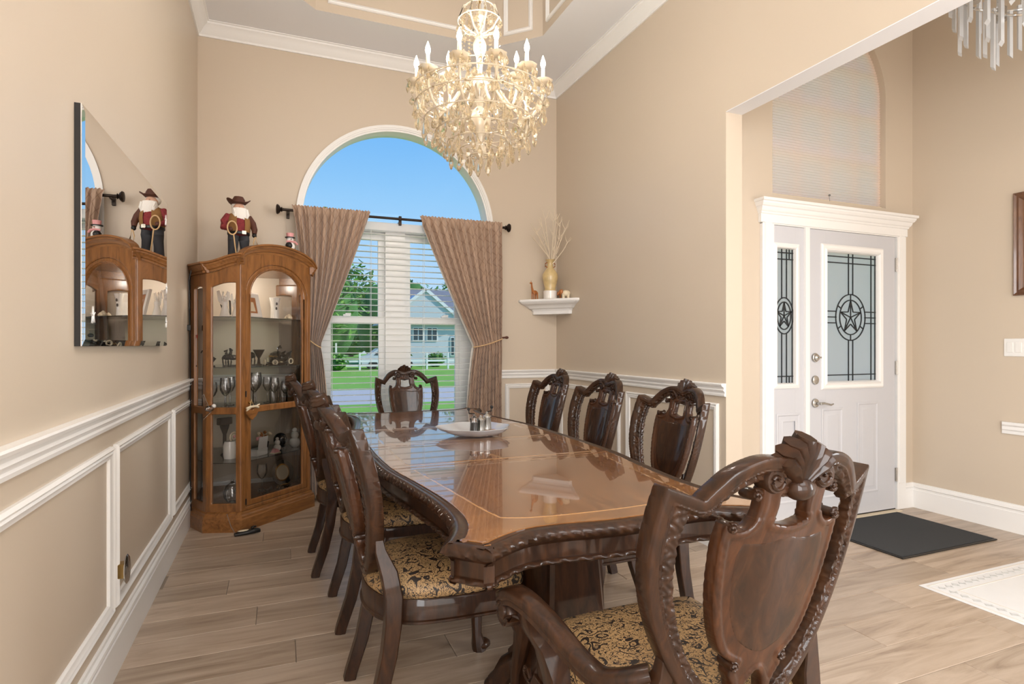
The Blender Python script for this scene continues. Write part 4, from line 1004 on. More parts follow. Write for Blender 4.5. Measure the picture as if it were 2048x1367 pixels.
o = item('trinket_tray', 'oval dark tray of gold trinkets on the second shelf', 'tray', .13, .14, z0, 0, G_)
MB().lathe([(0, 0), (.06, 0), (.075, .018), (.07, .02), (.055, .006), (0, .006)], n=24).build('tray', M['bronze'], o)
for k_ in range(7): MB().ball((.035*cos(k_*.9), .03*sin(k_*.9), .016), .010, 8, 6).build('trinket', M['gold' if k_ % 2 else 'cream'], o)
o = item('round_box', 'dark lidded round box with gold band, right of second shelf', 'box', .285, .30, z0, 0, G_)
MB().lathe([(0, 0), (.05, 0), (.058, .02), (.058, .06), (.05, .085), (.02, .10), (0, .102)], n=22).build('body', M['blackgloss'], o); MB().lathe([(.0592, .055), (.0605, .058), (.0605, .064), (.0592, .067)], n=22).build('gold_band', M['gold'], o)
for i, (x, y, r_) in enumerate(((.215, .09, .02), (-.02, .11, .018), (.06, .09, .016), (-.21, .12, .02), (.17, .28, .02))):
    o = item('trinket_ring', ['white ring-shaped trinket beside the swan', 'pale ring trinket near the door stile', 'small ring trinket in front of the tray', 'ring trinket behind the angled pane', 'ring trinket behind the tray'][i], 'trinket', x, y, z0, i, 'ring trinkets on the second shelf')
    MB().tube([(r_*cos(a), 0, r_+.005+r_*sin(a)) for a in np.linspace(0, 2*PI, 15)[:-1]], .006, 7, closed=True, up=Vector((0, 1, 0))).build('ring', M['cream'], o); MB().lathe([(0, 0), (.014, 0), (.012, .006), (0, .007)], n=12).build('foot', M['bronze'], o)
# third shelf (lower)
z0 = SHZ[0]
o = item('keepsake_box', 'white rectangular keepsake box with card on the lower shelf', 'box', -.06, .13, z0, .2, G_)
MB().bbox(-.06, .06, -.035, .035, 0, .05, .003).build('body', M['white'], o); MB().bbox(-.05, .05, -.03, -.026, .05, .14, .002, Matrix.Rotation(.12, 4, 'X')).build('card', M['white'], o); MB().bbox(-.068, -.01, -.036, -.03, .115, .14, .002).build('pink_label', M['pink'], o)
def snowm(x, y, h, label, rz=0):
    o = item('snowman_figurine', label, 'figurine', x, y, z0, rz, 'pale snowman figurines on the lower shelf')
    MB().ball((0, 0, h*.27), h*.28, 14, 10).build('lower_ball', M['porcelain'], o); MB().ball((0, 0, h*.66), h*.21, 14, 10).build('middle_ball', M['porcelain'], o); MB().ball((0, 0, h*.93), h*.13, 12, 8).build('head', M['porcelain'], o)
    MB().tube([(0, -h*.11, h*.93), (0, -h*.2, h*.92)], [h*.03, h*.006], 6).build('nose', M['amber'], o)
snowm(.11, .12, .10, 'smaller cream snowman figurine in front on the lower shelf'); snowm(.292, .125, .145, 'larger white snowman figurine at right end of the lower shelf', .3)
o = item('dark_globe', 'dark glossy globe ornament between the two snowmen', 'ornament', .19, .17, z0, 0, G_)
MB().lathe([(0, 0), (.036, 0), (.034, .02), (.02, .03)], n=18).build('base', M['black'], o); MB().ball((0, 0, .075), .05, 18, 12).build('globe', M['blackgloss'], o)
o = item('dried_bouquet', 'small pot of dried flowers at the back of the lower shelf', 'bouquet', .13, .27, z0, 0, G_)
MB().lathe([(0, 0), (.025, 0), (.034, .06), (.028, .06), (.02, .01)], n=14).build('pot', M['bronze'], o)
for k_ in range(9): MB().tube([(0, 0, .05), (.02*cos(k_*1.4), .02*sin(k_*1.4), .08), (.042*cos(k_*1.4), .042*sin(k_*1.4), .10+.01*(k_ % 3))], .0015, 5).ball((.042*cos(k_*1.4), .042*sin(k_*1.4), .105+.01*(k_ % 3)), .013, 8, 6).build('flower', M['amber' if k_ % 2 else 'cream'], o)
o = item('wedge_ornament', 'little pink and cream wedge ornament before the snowman', 'ornament', .05, .08, z0, .1, G_)
MB().prism([(-.03, 0), (.035, 0), (.02, .022), (-.005, .034)], -.018, .018).build('body', M['pink'], o); MB().bbox(-.034, .038, -.021, .021, -.0, .006, .001).build('base', M['cream'], o)
o = item('rolled_scroll', 'rolled scroll with pink edge above the jar, angled pane', 'scroll', -.225, .22, z0, .3, G_)
MB().lathe([(0, 0), (.04, 0), (.045, .03), (.045, .09), (.035, .12), (0, .12)], n=18).build('jar', M['porcelain'], o)
MB().tube([((.012+.0022*t_)*cos(t_*.6), -.03, .155+(.012+.0022*t_)*.7*sin(t_*.6)) for t_ in range(18)], .006, 6, up=Vector((0, 1, 0))).build('roll', M['cream'], o); MB().tube([(.006*cos(t_*.6), -.032, .155+.006*sin(t_*.6)) for t_ in range(10)], .006, 6, up=Vector((0, 1, 0))).build('rose_centre', M['pink'], o)
o = item('trophy_stand', 'dark T-shaped stand at back behind the scroll', 'stand', -.15, .36, z0, 0, G_)
MB().lathe([(0, 0), (.03, 0), (.012, .02), (.012, .15), (.03, .2), (.034, .22), (0, .22)], n=14).build('column', M['black'], o); MB().bbox(-.05, .05, -.02, .02, .22, .27, .004).build('top_block', M['black'], o)
# cabinet floor
z0 = .161
o = item('display_plate', 'black plate with gold rim standing on cabinet floor', 'plate', .255, .22, z0, -.1, G_)
Mp = Matrix.Translation((0, 0, .098)) @ Matrix.Rotation(PI/2-.16, 4, 'X')
MB().lathe([(0, -.004), (.06, -.002), (.098, .008), (.098, .012), (.062, .004), (.0, .002)], M=Mp, n=36).build('rim', M['blackgloss'], o)
MB().lathe([(0, .003), (.058, .004), (.064, .007), (.067, .006)], M=Mp, n=36).build('gold_ring', M['gold'], o)
MB().lathe([(0, .0085), (.056, .0095), (.056, .007)], M=Mp, n=36).build('painted_centre', M['cream'], o)
MB().tube([(-.07, -.03, .006), (-.02, -.04, .012), (.05, -.03, .006)], .006, 7).build('stand', M['brass'], o)
ware(.06, .22, .161, .20, .04, 'silver-banded goblet on the cabinet floor')
o = item('glass_teapot', 'cut-glass teapot behind the lower angled pane', 'teapot', -.24, .18, z0, .5, G_)
MB().lathe([(0, 0), (.035, 0), (.055, .03), (.06, .07), (.045, .11), (.02, .125), (.008, .14), (.012, .15), (0, .156)], n=20).build('pot', M['crystal_ware'], o)
MB().tube([(.05, 0, .05), (.085, 0, .07), (.095, 0, .11)], [.014, .010, .007], 8).build('spout', M['crystal_ware'], o); MB().tube([(-.05, 0, .1), (-.09, 0, .1), (-.09, 0, .05), (-.055, 0, .04)], .006, 7).build('handle', M['crystal_ware'], o)
o = item('silver_goblet', 'round silver goblet reflecting the room, cabinet floor', 'goblet', -.035, .31, z0, 0, G_)
MB().lathe([(0, 0), (.03, 0), (.01, .012), (.006, .10), (.02, .13), (.034, .16), (.03, .19), (.026, .19)], n=18).build('cup', M['silver'], o)
CAN = ['leftmost, by the door stile', 'second from the left', 'in the back row behind the goblet', 'beside the goblet foot', 'in the front row at centre', 'just right of centre', 'in front of the black plate', 'near the plate stand', 'rightmost, by the plate']
for i in range(9):
    x, y = -.05+.028*i, .07+.03*((i*7) % 4)
    o = item('crystal_animal', 'tiny clear crystal animal on cabinet floor, '+CAN[i], 'figurine', x, y, z0, i*.8, 'tiny crystal animals on the cabinet floor')
    MB().ball((0, 0, .016), .014, 8, 6, sq=(1.4, .8, 1)).build('body', M['crystal_ware'], o); MB().ball((.02, 0, .03), .008, 8, 6).build('head', M['crystal_ware'], o); MB().tube([(-.018, 0, .018), (-.03, 0, .03)], .003, 5).build('tail', M['crystal_ware'], o)
# things hanging on and lying by the cabinet
o = thing('heart_ornament', 'hanging wooden heart ornament with ribbon on the cabinet door', 'ornament', CW(-.262, -.03, .74), CA)
hp = spl([(0, 0, 1), (.035, .03), (.052, .06), (.045, .082), (.022, .084), (0, .068, 1), (-.022, .084), (-.045, .082), (-.052, .06), (-.035, .03)], 6)
panel([hp], [], .004, .010, .003).build('wooden_heart', M['oak_h'], o)
MB().tube([(-.05, -.004, .085), (-.02, -.01, .094), (.02, -.01, .094), (.05, -.004, .085)], .008, 8).tube([(-.012, -.006, .09), (-.055, -.01, .07)], .005, 7).tube([(.012, -.006, .09), (.055, -.01, .105)], .005, 7).build('ribbon', M['cream'], o)
MB().tube([(-.02, 0, .085), (0, .006, .14), (.02, 0, .085)], .002, 6).build('cord', M['rope'], o)
o = thing('frosted_bird', 'frosted bird ornament clipped on the cabinet corner post', 'ornament', CW(-.45, .145, .80), CA)
MB().ball((0, 0, .03), .028, 12, 8, sq=(1.3, .6, .7)).build('body', M['crystal_ware'], o); MB().ball((.03, -.004, .045), .014, 10, 8).build('head', M['porcelain'], o)
MB().prism([(-.03, .03), (-.002, .035), (-.045, .13), (-.055, .12)], -.004, .002).build('wing', M['crystal_ware'], o); MB().prism([(-.045, -.02), (.02, .02), (.01, .005), (-.05, -.04)], -.002, .002).build('tail', M['crystal_ware'], o)
o = thing('ballet_slipper', 'small black ballet slipper lying on floor before the cabinet', 'slipper', (-.205, 4.19, 0), .25)
sl = [(-.075, .018, .02), (-.04, .024, .026), (0, .026, .03), (.04, .028, .032), (.07, .022, .03), (.085, .008, .022)]
MB().loft([[Vector((x, w*cos(a), max(0.001, h_*.5+h_*.5*sin(a)))) for a in np.linspace(0, 2*PI, 13)[:-1]] for x, w, h_ in sl], caps=True).build('shoe', M['black'], o)
MB().ball((-.02, 0, .028), .02, 12, 6, sq=(1.9, .8, .25)).build('insole', M['cream'], o); MB().tube([(.03, -.018, .034), (.045, 0, .044), (.03, .018, .034), (.06, 0, .042)], .006, 7).build('bow', M['black'], o)
MB().tube([(-.07, 0, .02), (-.09, .02, .06), (-.11, .05, .14)], .0018, 5).build('loop_cord', M['grey'], o)
o = thing('power_cord', 'thin black power cord hanging down beside the cabinet', 'cord', (-.56, 4.52, 0))
MB().tube([(.06, 0.05, 1.80), (-.005, -.01, 1.79), (-.02, -.02, 1.7), (-.018, -.03, 1.5), (-.01, -.03, 1.2), (-.012, -.02, .8), (-.012, -.01, .3), (-.01, 0, .02)], .004, 6).build('cable', M['black'], o); MB().bbox(-.03, -.008, -.042, -.02, 1.35, 1.39, .003).build('inline_switch', M['black'], o)

# ------------------------------------------------------------------ figurines on the cabinet
sx0, sy0 = -.275, 4.56
o = thing('cowboy_figurine', 'bearded cowboy figurine with hat and lasso standing on the cabinet', 'figurine', (sx0, sy0, 1.8005), .25); o.scale = (.9, .9, .9)
def L2_(m, P, R, n=10): return m.tube(P, R, n)
for s_ in (-1, 1):
    MB().tube([(s_*.034, .0, .30), (s_*.04, -.004, .22), (s_*.044, 0, .13), (s_*.046, .004, .05)], [.044, .040, .034, .036], 12).build('trouser_leg', M['denim'], o)
    MB().ball((s_*.047, -.018, .024), .036, 12, 8, sq=(.85, 1.5, .75)).build('boot', M['black'], o)
MB().lathe([(0, .25), (.066, .26), (.078, .30), (.082, .34), (.078, .38), (.066, .42), (.03, .445)], n=18, wob=lambda a, z_: 1).build('shirt', M['plaid'], o)
m = MB().lathe([(.0, .255), (.070, .262), (.083, .30), (.087, .34), (.082, .385), (.068, .425)], n=18); m.v = [v for v in m.v]; 
vest = MB().loft([[Vector((r_*cos(a), r_*sin(a), z_)) for a in np.linspace(-PI/2+.35, 1.5*PI-.35, 15)] for r_, z_ in ((.076, .27), (.086, .30), (.089, .34), (.084, .385), (.069, .425))], closed=False); vest.build('vest', M['tanvest'], o)
MB().lathe([(.078, .262), (.083, .266), (.083, .282), (.078, .286)], n=18).build('belt', M['black'], o); MB().bbox(-.012+.02, .018+.02, -.090, -.078, .260, .290, .002).build('buckle', M['silver'], o)
MB().tube([(-.07, 0, .41), (-.105, -.01, .36), (-.115, -.035, .31), (-.085, -.075, .295)], [.030, .030, .026, .018], 10).build('arm', M['plaid'], o)
MB().tube([(.07, 0, .41), (.10, -.015, .36), (.11, -.04, .31), (.105, -.055, .275)], [.030, .028, .023, .017], 10).build('arm', M['leather'], o)
MB().ball((-.075, -.085, .292), .018, 8, 6).build('glove', M['leather'], o); MB().ball((.104, -.062, .262), .018, 8, 6).build('glove', M['black'], o)
MB().ball((0, -.01, .475), .044, 14, 10).build('head', M['skin'], o)
m = MB()
bd = [(.0, .47, .050), (.0, .44, .058), (.005, .40, .056), (.01, .36, .040), (.014, .33, .016)]
m.loft([[Vector((x+w*cos(a), -.030+.7*w*sin(a)-.012, z_)) for a in np.linspace(0, 2*PI, 17)[:-1]] for x, z_, w in bd], caps=True)
for k_ in range(14): 
    a = k_*.9; m.tube([(.045*cos(a), -.04-.02*abs(sin(a*1.7)), .46), (.05*cos(a)+.006, -.062, .42), (.034*cos(a)+.012, -.06, .36-.02*sin(a))], [.014, .013, .003], 6)
m.build('beard', M['beard'], o)
MB().ball((0, .012, .49), .050, 14, 8, sq=(1.05, 1, .9)).build('hair', M['beard'], o); MB().ball((.0, -.058, .478), .009, 8, 6).build('nose', M['skin'], o)
m = MB().lathe([(.0, .508), (.048, .506), (.088, .514), (.086, .520), (.05, .516), (.046, .545), (.034, .568), (.010, .562), (0, .560)], n=22)
m.v = [(v[0], v[1], v[2]+2.2*max(0, abs(v[0])-.045)**1.0*.35) for v in m.v]; m.build('hat', M['leather'], o)
MB().tube([(-.065+.034*cos(a), -.098, .30+.052*sin(a)) for a in np.linspace(0, 2*PI, 22)[:-1]], .0055, 7, closed=True, up=Vector((0, 1, 0))).tube([(-.055, -.1, .25), (-.045, -.10, .16), (-.03, -.10, .06), (.0, -.11, .012)], .005, 7).tube([(.11, -.07, .26), (.125, -.07, .18), (.105, -.07, .13), (.095, -.07, .2), (.108, -.07, .26)], .0045, 7).build('lasso', M['rope'], o)
o = thing('snowman_ornament', 'little snowman ornament with red hat at cabinet top right', 'ornament', (.07, 4.655, 1.880), .3)
MB().tube([(0, 0, 0), (0, 0, .10)], [.014, .008], 8).build('stand', M['porcelain'], o)
MB().ball((0, 0, .115), .036, 14, 10).build('body', M['white'], o); MB().ball((0, 0, .165), .026, 12, 8).build('head', M['white'], o); MB().ball((-.014, -.02, .118), .026, 10, 8).build('black_bear', M['black'], o)
MB().lathe([(0, .178), (.036, .178), (.036, .184), (0, .185)], n=16).build('hat_brim', M['black'], o); MB().lathe([(0, .184), (.024, .184), (.027, .214), (0, .216)], n=16).build('hat_crown', M['pink'], o); MB().tube([(-.03, -.012, .148), (0, -.028, .15), (.035, -.01, .15), (.055, 0, .135)], .008, 7).build('scarf', M['pink'], o); MB().tube([(0, -.026, .166), (0, -.045, .164)], [.005, .001], 6).build('nose', M['amber'], o)
o = thing('glass_finial_ornament', 'clear glass knob lying at right end of the cabinet top', 'ornament', (.205, 4.73, 1.845), 0)
MB().ball((0, 0, .022), .022, 12, 8, sq=(1.2, 1, 1)).build('knob', M['crystal_ware'], o); MB().lathe([(0, 0), (.014, 0), (.01, .006)], n=12).build('foot', M['crystal_ware'], o)

# ------------------------------------------------------------------ wall mirror on the left wall
mo = thing('wall_mirror', 'large rectangular wall mirror with polished edge on the left wall', 'mirror', (XL, 2.15, 1.247), 0)
W_, H_, x0_, x1_ = 1.36, .752, .017, .031
def mp(u, v, w): 
    return Vector((x0_+(x1_-x0_)*u/W_+w, u, v))
b_ = .022
L = [[mp(i, i, w), mp(W_-i, i, w), mp(W_-i, H_-i, w), mp(i, H_-i, w)] for i, w in ((0, 0), (0, .003), (b_, .006))]
MB().loft(L, caps=False).build('bevel', M['mirror'], mo, smooth=False)
MB().add([mp(b_, b_, .006), mp(W_-b_, b_, .006), mp(W_-b_, H_-b_, .006), mp(b_, H_-b_, .006)], [(0, 1, 2, 3)]).build('mirror_glass', M['mirror'], mo, smooth=False)
MB().loft([[Vector((0.0005, .0, 0)), Vector((.0005, W_, 0)), Vector((.0005, W_, H_)), Vector((.0005, 0, H_))], [mp(0, 0, -.0004), mp(W_, 0, -.0004), mp(W_, H_, -.0004), mp(0, H_, -.0004)]], caps=True).build('backboard', M['black'], mo, smooth=False)
for (u, v) in ((W_-.05, H_-.10), (W_-.04, .12), (.10, .10), (W_-.03, .3)):
    m = MB()
    for k_ in range(5):
        a = k_*1.256+.4; p = mp(u, v, .0075); m.tube([p, p+Vector((0, .022*cos(a), .030*sin(a)))], [.002, .0006], 5)
    m.build('etched_flower', M['white'], mo)

# ------------------------------------------------------------------ curtains and rod
rd = thing('curtain_rod', 'bronze curtain rod with round finials above the blind', 'curtain rod', (0, D-.105, 2.325))
MB().tube([(.03, 0, 0), (1.90, 0, 0)], .011, 12).build('pole', M['bronze'], rd)
for s_, x in ((-1, .03), (1, 1.90)):
    MB().lathe([(0, 0), (.012, 0), (.012, .012), (.022, .016), (.014, .024), (.030, .034), (.040, .046), (.036, .056), (.02, .06), (0, .061)], M=Matrix.Translation((x, 0, 0)) @ Matrix.Rotation(s_*PI/2, 4, 'Y'), n=20).build('finial', M['bronze'], rd)
for x in (.06, .955, 1.875):
    MB().tube([(x, 0, -.012), (x, .05, -.016), (x, .104, -.016)], .007, 8).bbox(x-.012, x+.012, .088 if x != .955 else .02, .104 if x != .955 else .036, -.05, .03, .003).build('bracket', M['bronze'], rd)
def curtain(label, outer, itop, itie, ibot, otie, obot, ztie, side, seed):
    o = thing('curtain', label, 'curtain', (0, D-.105, 0), 0, 'brown lattice curtains on the arched window')
    rnd_ = random.Random(seed); NS, NZ, nf = 150, 60, 9; m = MB(); uvs = []
    ph = [rnd_.uniform(-.4, .4) for _ in range(nf+1)]
    L = []
    for j in range(NZ+1):
        z_ = 2.365-(2.365-.02)*j/NZ; row = []
        for i in range(NS+1):
            s_ = i/NS
            if z_ >= ztie:
                t_ = (2.365-z_)/(2.365-ztie); e_ = t_**1.05
                xo = outer+(otie-outer)*t_**.7; xi = itop+(itie-itop)*e_
            else:
                t_ = (ztie-z_)/(ztie-.02); e_ = t_**.7
                xo = otie+(obot-otie)*e_; xi = itie+(ibot-itie)*e_
            x = xo+(xi-xo)*s_
            amp = .024 if z_ > ztie else .026
            pinch = math.exp(-((z_-ztie)/.10)**2)
            fold = sin(2*PI*nf*s_+1.2*sin(3*z_+ph[int(s_*nf)])) + .35*sin(2*PI*nf*2.3*s_+2*z_)
            if z_ > 2.30: fold = fold*.5+.5*sin(2*PI*26*s_)*.7; amp = .016
            y = amp*fold*(1-.45*pinch)-.012-.012*pinch-.012
            zz = z_+(.006*sin(2*PI*26*s_) if j == 0 else 0)
            y = min(y, .030) if not (z_ > 2.29 and z_ < 2.35) else y-.012
            row.append(Vector((x, y, zz))); uvs.append((s_*11, z_*9.5))
        L.append(row)
    m.loft(L, closed=False); m.uv = uvs; m.build('cloth', M['curtain'], o, angle=180)
    # pale lining folded along the inner edge
    m = MB(); L = []
    for j in range(0, NZ+1, 1):
        z_ = 2.30-(2.30-.04)*j/NZ
        if z_ >= ztie: t_ = (2.365-z_)/(2.365-ztie); xi = itop+(itie-itop)*t_**1.05
        else: t_ = (ztie-z_)/(ztie-.02); xi = itie+(ibot-itie)*t_**.7
        w_ = .012+.020*sin(PI*min(1, max(0, (2.30-z_)/1.6)))
        L.append([Vector((xi+side*w_*.15, .004, z_)), Vector((xi+side*-.010, -.004, z_)), Vector((xi-side*(.006), -.020, z_))])
    m.loft(L, closed=False).build('lining_edge', M['curtain_lining'], o, angle=180)
    # tie-back cord and hook
    P = []
    for k_ in range(15):
        t_ = k_/14; P.append(Vector((otie+(itie-otie)*1.05*t_, -.055-.02*sin(PI*t_), ztie+.075*(1-t_)**1.4-.012)))
    MB().tube(P, .005, 7).tube([P[0], P[0]+Vector((0, .03, .01)), P[0]+Vector((0, .10, .02))], .004, 6).build('tieback_cord', M['rope'], o)
    m = MB().tube([P[0]+Vector((-side*.0, .03, .01)), P[0]+Vector((side*-.03, .0, .012))], .008, 8); m.ball(tuple(P[0]+Vector((side*-.04, 0, .012))), .013, 10, 8, sq=(1.5, 1, 1)); m.build('holdback_knob', M['leather'], o)
curtain('brown lattice curtain tied back at left beside the curio cabinet', .085, .70, .30, .42, .20, .20, 1.245, 1, 3)
curtain('brown lattice curtain tied back at right near the corner shelf', 1.875, 1.115, 1.60, 1.50, 1.865, 1.89, 1.245, -1, 5)

# ------------------------------------------------------------------ corner shelf and its things
cs = thing('corner_shelf', 'white moulded corner shelf on the back wall', 'shelf', (XR, D, 1.54))
def tri(o_, z_): 
    a, b = .40-o_, .463-o_; c_ = .035
    return [Vector((-.001, -.001, z_)), Vector((-a, -.001, z_)), Vector((-a, -c_, z_)), Vector((-c_, -b, z_)), Vector((-.001, -b, z_))]
MB().loft([tri(o_, z_) for o_, z_ in ((.145, 0), (.140, .03), (.125, .048), (.10, .055), (.085, .070), (.05, .090), (.035, .094), (.012, .108), (.010, .113))], caps=True).build('cove_bracket', M['trim'], cs, angle=20)
MB().loft([tri(o_, z_) for o_, z_ in ((.004, .113), (0, .117), (0, .132), (.004, .136))], caps=True).build('shelf_board', M['trim'], cs, angle=20)
SZ = 1.54+.1365
vs = thing('tall_vase', 'cream crackled baluster vase with branches on the corner shelf', 'vase', (2.345, 4.862, SZ))
MB().lathe([(0, 0), (.058, 0), (.062, .01), (.062, .08), (.054, .086), (.05, .10), (.062, .15), (.074, .20), (.072, .235), (.052, .268), (.030, .295), (.026, .33), (.032, .355), (.048, .372), (.042, .372), (.022, .35), (.018, .32)], n=26).build('body', pm('vase_glaze', srgb(206, 180, 128), .3, coat=.4, noise=(26, .35)), vs)
MB().lathe([(.0585, .004), (.0645, .010), (.0645, .078), (.060, .082)], n=26).build('foot_band', M['porcelain'], vs)
for s_ in (-1, 1): MB().tube([(s_*.028, 0, .30), (s_*.05, 0, .31), (s_*.05, 0, .335), (s_*.03, 0, .345)], .005, 6).build('handle', M['amber'], vs)
br = thing('dry_branches', 'spray of bleached dry branches standing in the cream vase', 'branches', (2.345, 4.862, SZ+.33))
rb = random.Random(11)
for k_ in range(12):
    a = -1.05+2.1*k_/11; dirx = sin(a)*.55; base_ = Vector((.008*cos(k_), .008*sin(k_), -.02)); m = MB()
    ln = .50-.12*abs(a)+rb.uniform(-.04, .04); yb_ = rb.uniform(-.16, .05)
    P = [base_]
    for t_ in (.3, .55, .8, 1): P.append(base_+Vector((dirx*ln*t_*(.75+.3*t_)*1.05-.07*t_*t_, (-.08+yb_-.10*max(0, dirx))*t_, ln*t_*cos(a*.8)*1.05))+Vector((rb.uniform(-.014, .014), rb.uniform(-.01, .01), 0)))
    m.tube(P, [.005, .0045, .004, .003, .0018], 6)
    for q_ in (1, 2, 3, 3):
        p = P[q_]; sgn = rb.choice((-1, 1)); d_ = Vector((sgn*rb.uniform(.02, .05), rb.uniform(-.02, .01), rb.uniform(.05, .09))); m.tube([p, p+d_*.5+Vector((sgn*.008, 0, 0)), p+d_], [.003, .0025, .0012], 5)
    m.build('branch', M['branch'], br)
gf = thing('giraffe_figurine', 'small brown giraffe figurine left of the cream vase', 'figurine', (2.205, 4.90, SZ), .5)
MB().ball((0, 0, .065), .026, 12, 8, sq=(1.5, .7, .8)).build('body', M['amber'], gf); MB().tube([(-.03, 0, .07), (-.045, 0, .11), (-.05, 0, .145)], [.013, .009, .007], 8).build('neck', M['amber'], gf)
MB().ball((-.058, 0, .148), .012, 8, 6, sq=(1.5, .8, .8)).tube([(-.05, .005, .155), (-.05, .007, .172)], .002, 5).build('head', M['amber'], gf)
for sx in (-1, 1):
    for sy in (-1, 1): MB().tube([(sx*.026, sy*.010, .065), (sx*.028, sy*.012, 0)], [.008, .005], 7).build('leg', M['amber'], gf)
ef = thing('elephant_figurine', 'small tan elephant figurine right of the cream vase', 'figurine', (2.445, 4.735, SZ), -.5)
MB().ball((0, 0, .052), .034, 12, 8, sq=(1.25, .85, .9)).build('body', M['cream'], ef); MB().ball((-.045, 0, .066), .022, 10, 8).build('head', M['amber'], ef); MB().tube([(-.062, 0, .062), (-.078, 0, .04), (-.074, 0, .015)], [.009, .007, .005], 8).build('trunk', M['amber'], ef)
for sy in (-1, 1):
    MB().ball((-.04, sy*.022, .068), .018, 10, 6, sq=(.8, .3, 1.1)).build('ear', M['amber'], ef)
    for sx in (-1, 1): MB().tube([(sx*.022, sy*.016, .04), (sx*.022, sy*.016, 0)], [.013, .012], 8).build('leg', M['cream'], ef)
cf = thing('calf_figurine', 'tiny brown calf figurine beside the elephant', 'figurine', (2.44, 4.885, SZ), -.2)
MB().ball((0, 0, .06), .022, 10, 8, sq=(1.5, .7, .8)).build('body', M['amber'], cf); MB().ball((-.035, 0, .082), .014, 8, 6).build('head', M['amber'], cf)
for sx in (-1, 1):
    for sy in (-1, 1): MB().tube([(sx*.02, sy*.009, .055), (sx*.022, sy*.010, 0)], [.007, .005], 6).build('leg', M['amber'], cf)

# ------------------------------------------------------------------ centrepiece on the table
ds = thing('glass_dish', 'scalloped clear glass dish on the middle of the table', 'dish', (.965, 2.90, TZ+.0006), .0)
wv = lambda a, z_: 1+(.05*cos(a*2*PI*7)+.20*max(0, cos(a*2*PI-PI*.95))**6)*min(1, z_/.02)
MB().lathe([(0, 0), (.075, 0), (.09, .004), (.125, .014), (.158, .030), (.178, .048), (.176, .050), (.152, .036), (.12, .020), (.085, .009), (0, .007)], n=84, wob=wv).build('bowl', pm('dish_glass', srgb(244, 248, 252), .05, trans=.55, coat=.6), ds)
cdy = thing('condiment_caddy', 'wooden caddy of small grinders in the glass dish', 'caddy', (.985, 2.885, TZ+.030), .5)
MB().bbox(-.085, .085, -.035, .035, -.018, -.002, .004).build('tray', M['oak_h'], cdy)
def grinder(x, h_, mat, nm):
    m = MB().lathe([(0, 0), (.024, 0), (.023, .01), (.021, h_*.6), (.024, h_*.66), (.024, h_*.72), (.012, h_*.8), (.007, h_*.86), (.009, h_*.92), (0, h_)], c=(x, 0, 0), n=18); m.build(nm, mat, cdy)
grinder(-.05, .092, M['crystal_ware'], 'pepper_mill'); grinder(.0, .08, M['silver'], 'salt_mill'); grinder(.05, .095, M['silver'], 'sugar_mill')
MB().lathe([(0, 0), (.019, 0), (.019, .04), (0, .042)], c=(-.05, 0, .004), n=14).build('peppercorns', M['black'], cdy)
MB().tube([(-.05, 0, .09), (-.09, .0, .096), (-.092, 0, .112)], .0035, 6).ball((-.092, 0, .118), .008, 8, 6).build('crank', M['black'], cdy); MB().tube([(.05, 0, .092), (.085, 0, .094), (.088, 0, .11)], .0035, 6).ball((.088, 0, .114), .009, 8, 6).build('crank', M['black'], cdy)

# ------------------------------------------------------------------ small wall things and foyer things
nl = thing('night_light', 'oval plug-in night light on the left wall wainscot', 'night light', (XL, 2.625, .385))
MB().bbox(0.0005, .006, -.036, .036, -.058, .058, .002).build('outlet_plate', M['outlet'], nl); MB().bbox(.006, .034, -.022, .022, -.030, .026, .003).build('plug_body', M['brass'], nl)
MB().lathe([(0, 0), (.036, .001), (.042, .006), (.036, .011), (0, .013)], M=Matrix.Translation((.034, 0, 0)) @ Matrix.Rotation(PI/2, 4, 'Y') @ Matrix.Scale(1.35, 4, (1, 0, 0)), n=24).build('oval_cover', M['silver'], nl)
pf = thing('picture_frame', 'brown wooden picture frame on the foyer wall at the right edge', 'picture frame', (XF, 1.81, 1.58))
Mx = plane((0, 0, 0), (0, 1, 0), (-1, 0, 0))
rectframe(MB(), Mx, 0, .5, 0, .68, [(0, .0005), (0, .022), (.008, .030), (.02, .022), (.034, .026), (.05, .012), (.055, .004), (.055, .0005)]).build('frame', M['frame_brown'], pf, angle=25)
MB().add([Mx @ Vector(p) for p in ((.054, .054, .003), (.446, .054, .003), (.446, .626, .003), (.054, .626, .003))], [(0, 1, 2, 3)]).build('canvas', M['cream'], pf)
sw = thing('light_switch', 'white double rocker light switch plate on the foyer wall', 'light switch', (XF, 2.31, 1.235))
MB().bbox(-.007, -.0005, -.058, .058, -.06, .06, .003).build('plate', M['outlet'], sw)
for y in (-.024, .024): MB().bbox(-.011, -.006, y-.017, y+.017, -.034, .034, .002).build('rocker', M['outlet'], sw)
ph = thing('wall_ledge', 'short white moulded ledge on the foyer wall below the switch', 'ledge', (XF, 2.15, .655))
L = [[Vector((-a, -.235, b)), Vector((-a, .235-a*.5, b))] for a, b in ((.0005, 0), (.012, 0), (.014, .02), (.022, .03), (.020, .05), (.034, .062), (.034, .08), (.0005, .08))]
MB().loft([[l[0] for l in L], [l[1] for l in L]], caps=True).build('ledge_moulding', M['trim'], ph, angle=25)
dm = thing('door_mat', 'dark charcoal rectangular mat before the front door', 'door mat', (3.82, 2.585, 0))
MB().bbox(-.45, .45, -.325, .325, .0005, .009, .003).build('rubber_border', M['black'], dm); MB().bbox(-.437, .437, -.312, .312, .009, .012, .002).build('pile', M['mat_rubber'], dm)
il = thing('floor_inlay', 'white patterned rectangular panel on the foyer floor', 'floor inlay', (3.90, 1.285, 0))
MB().bbox(-.82, .82, -.70, .70, .0004, .0036, .001).build('field', M['inlay_white'], il)
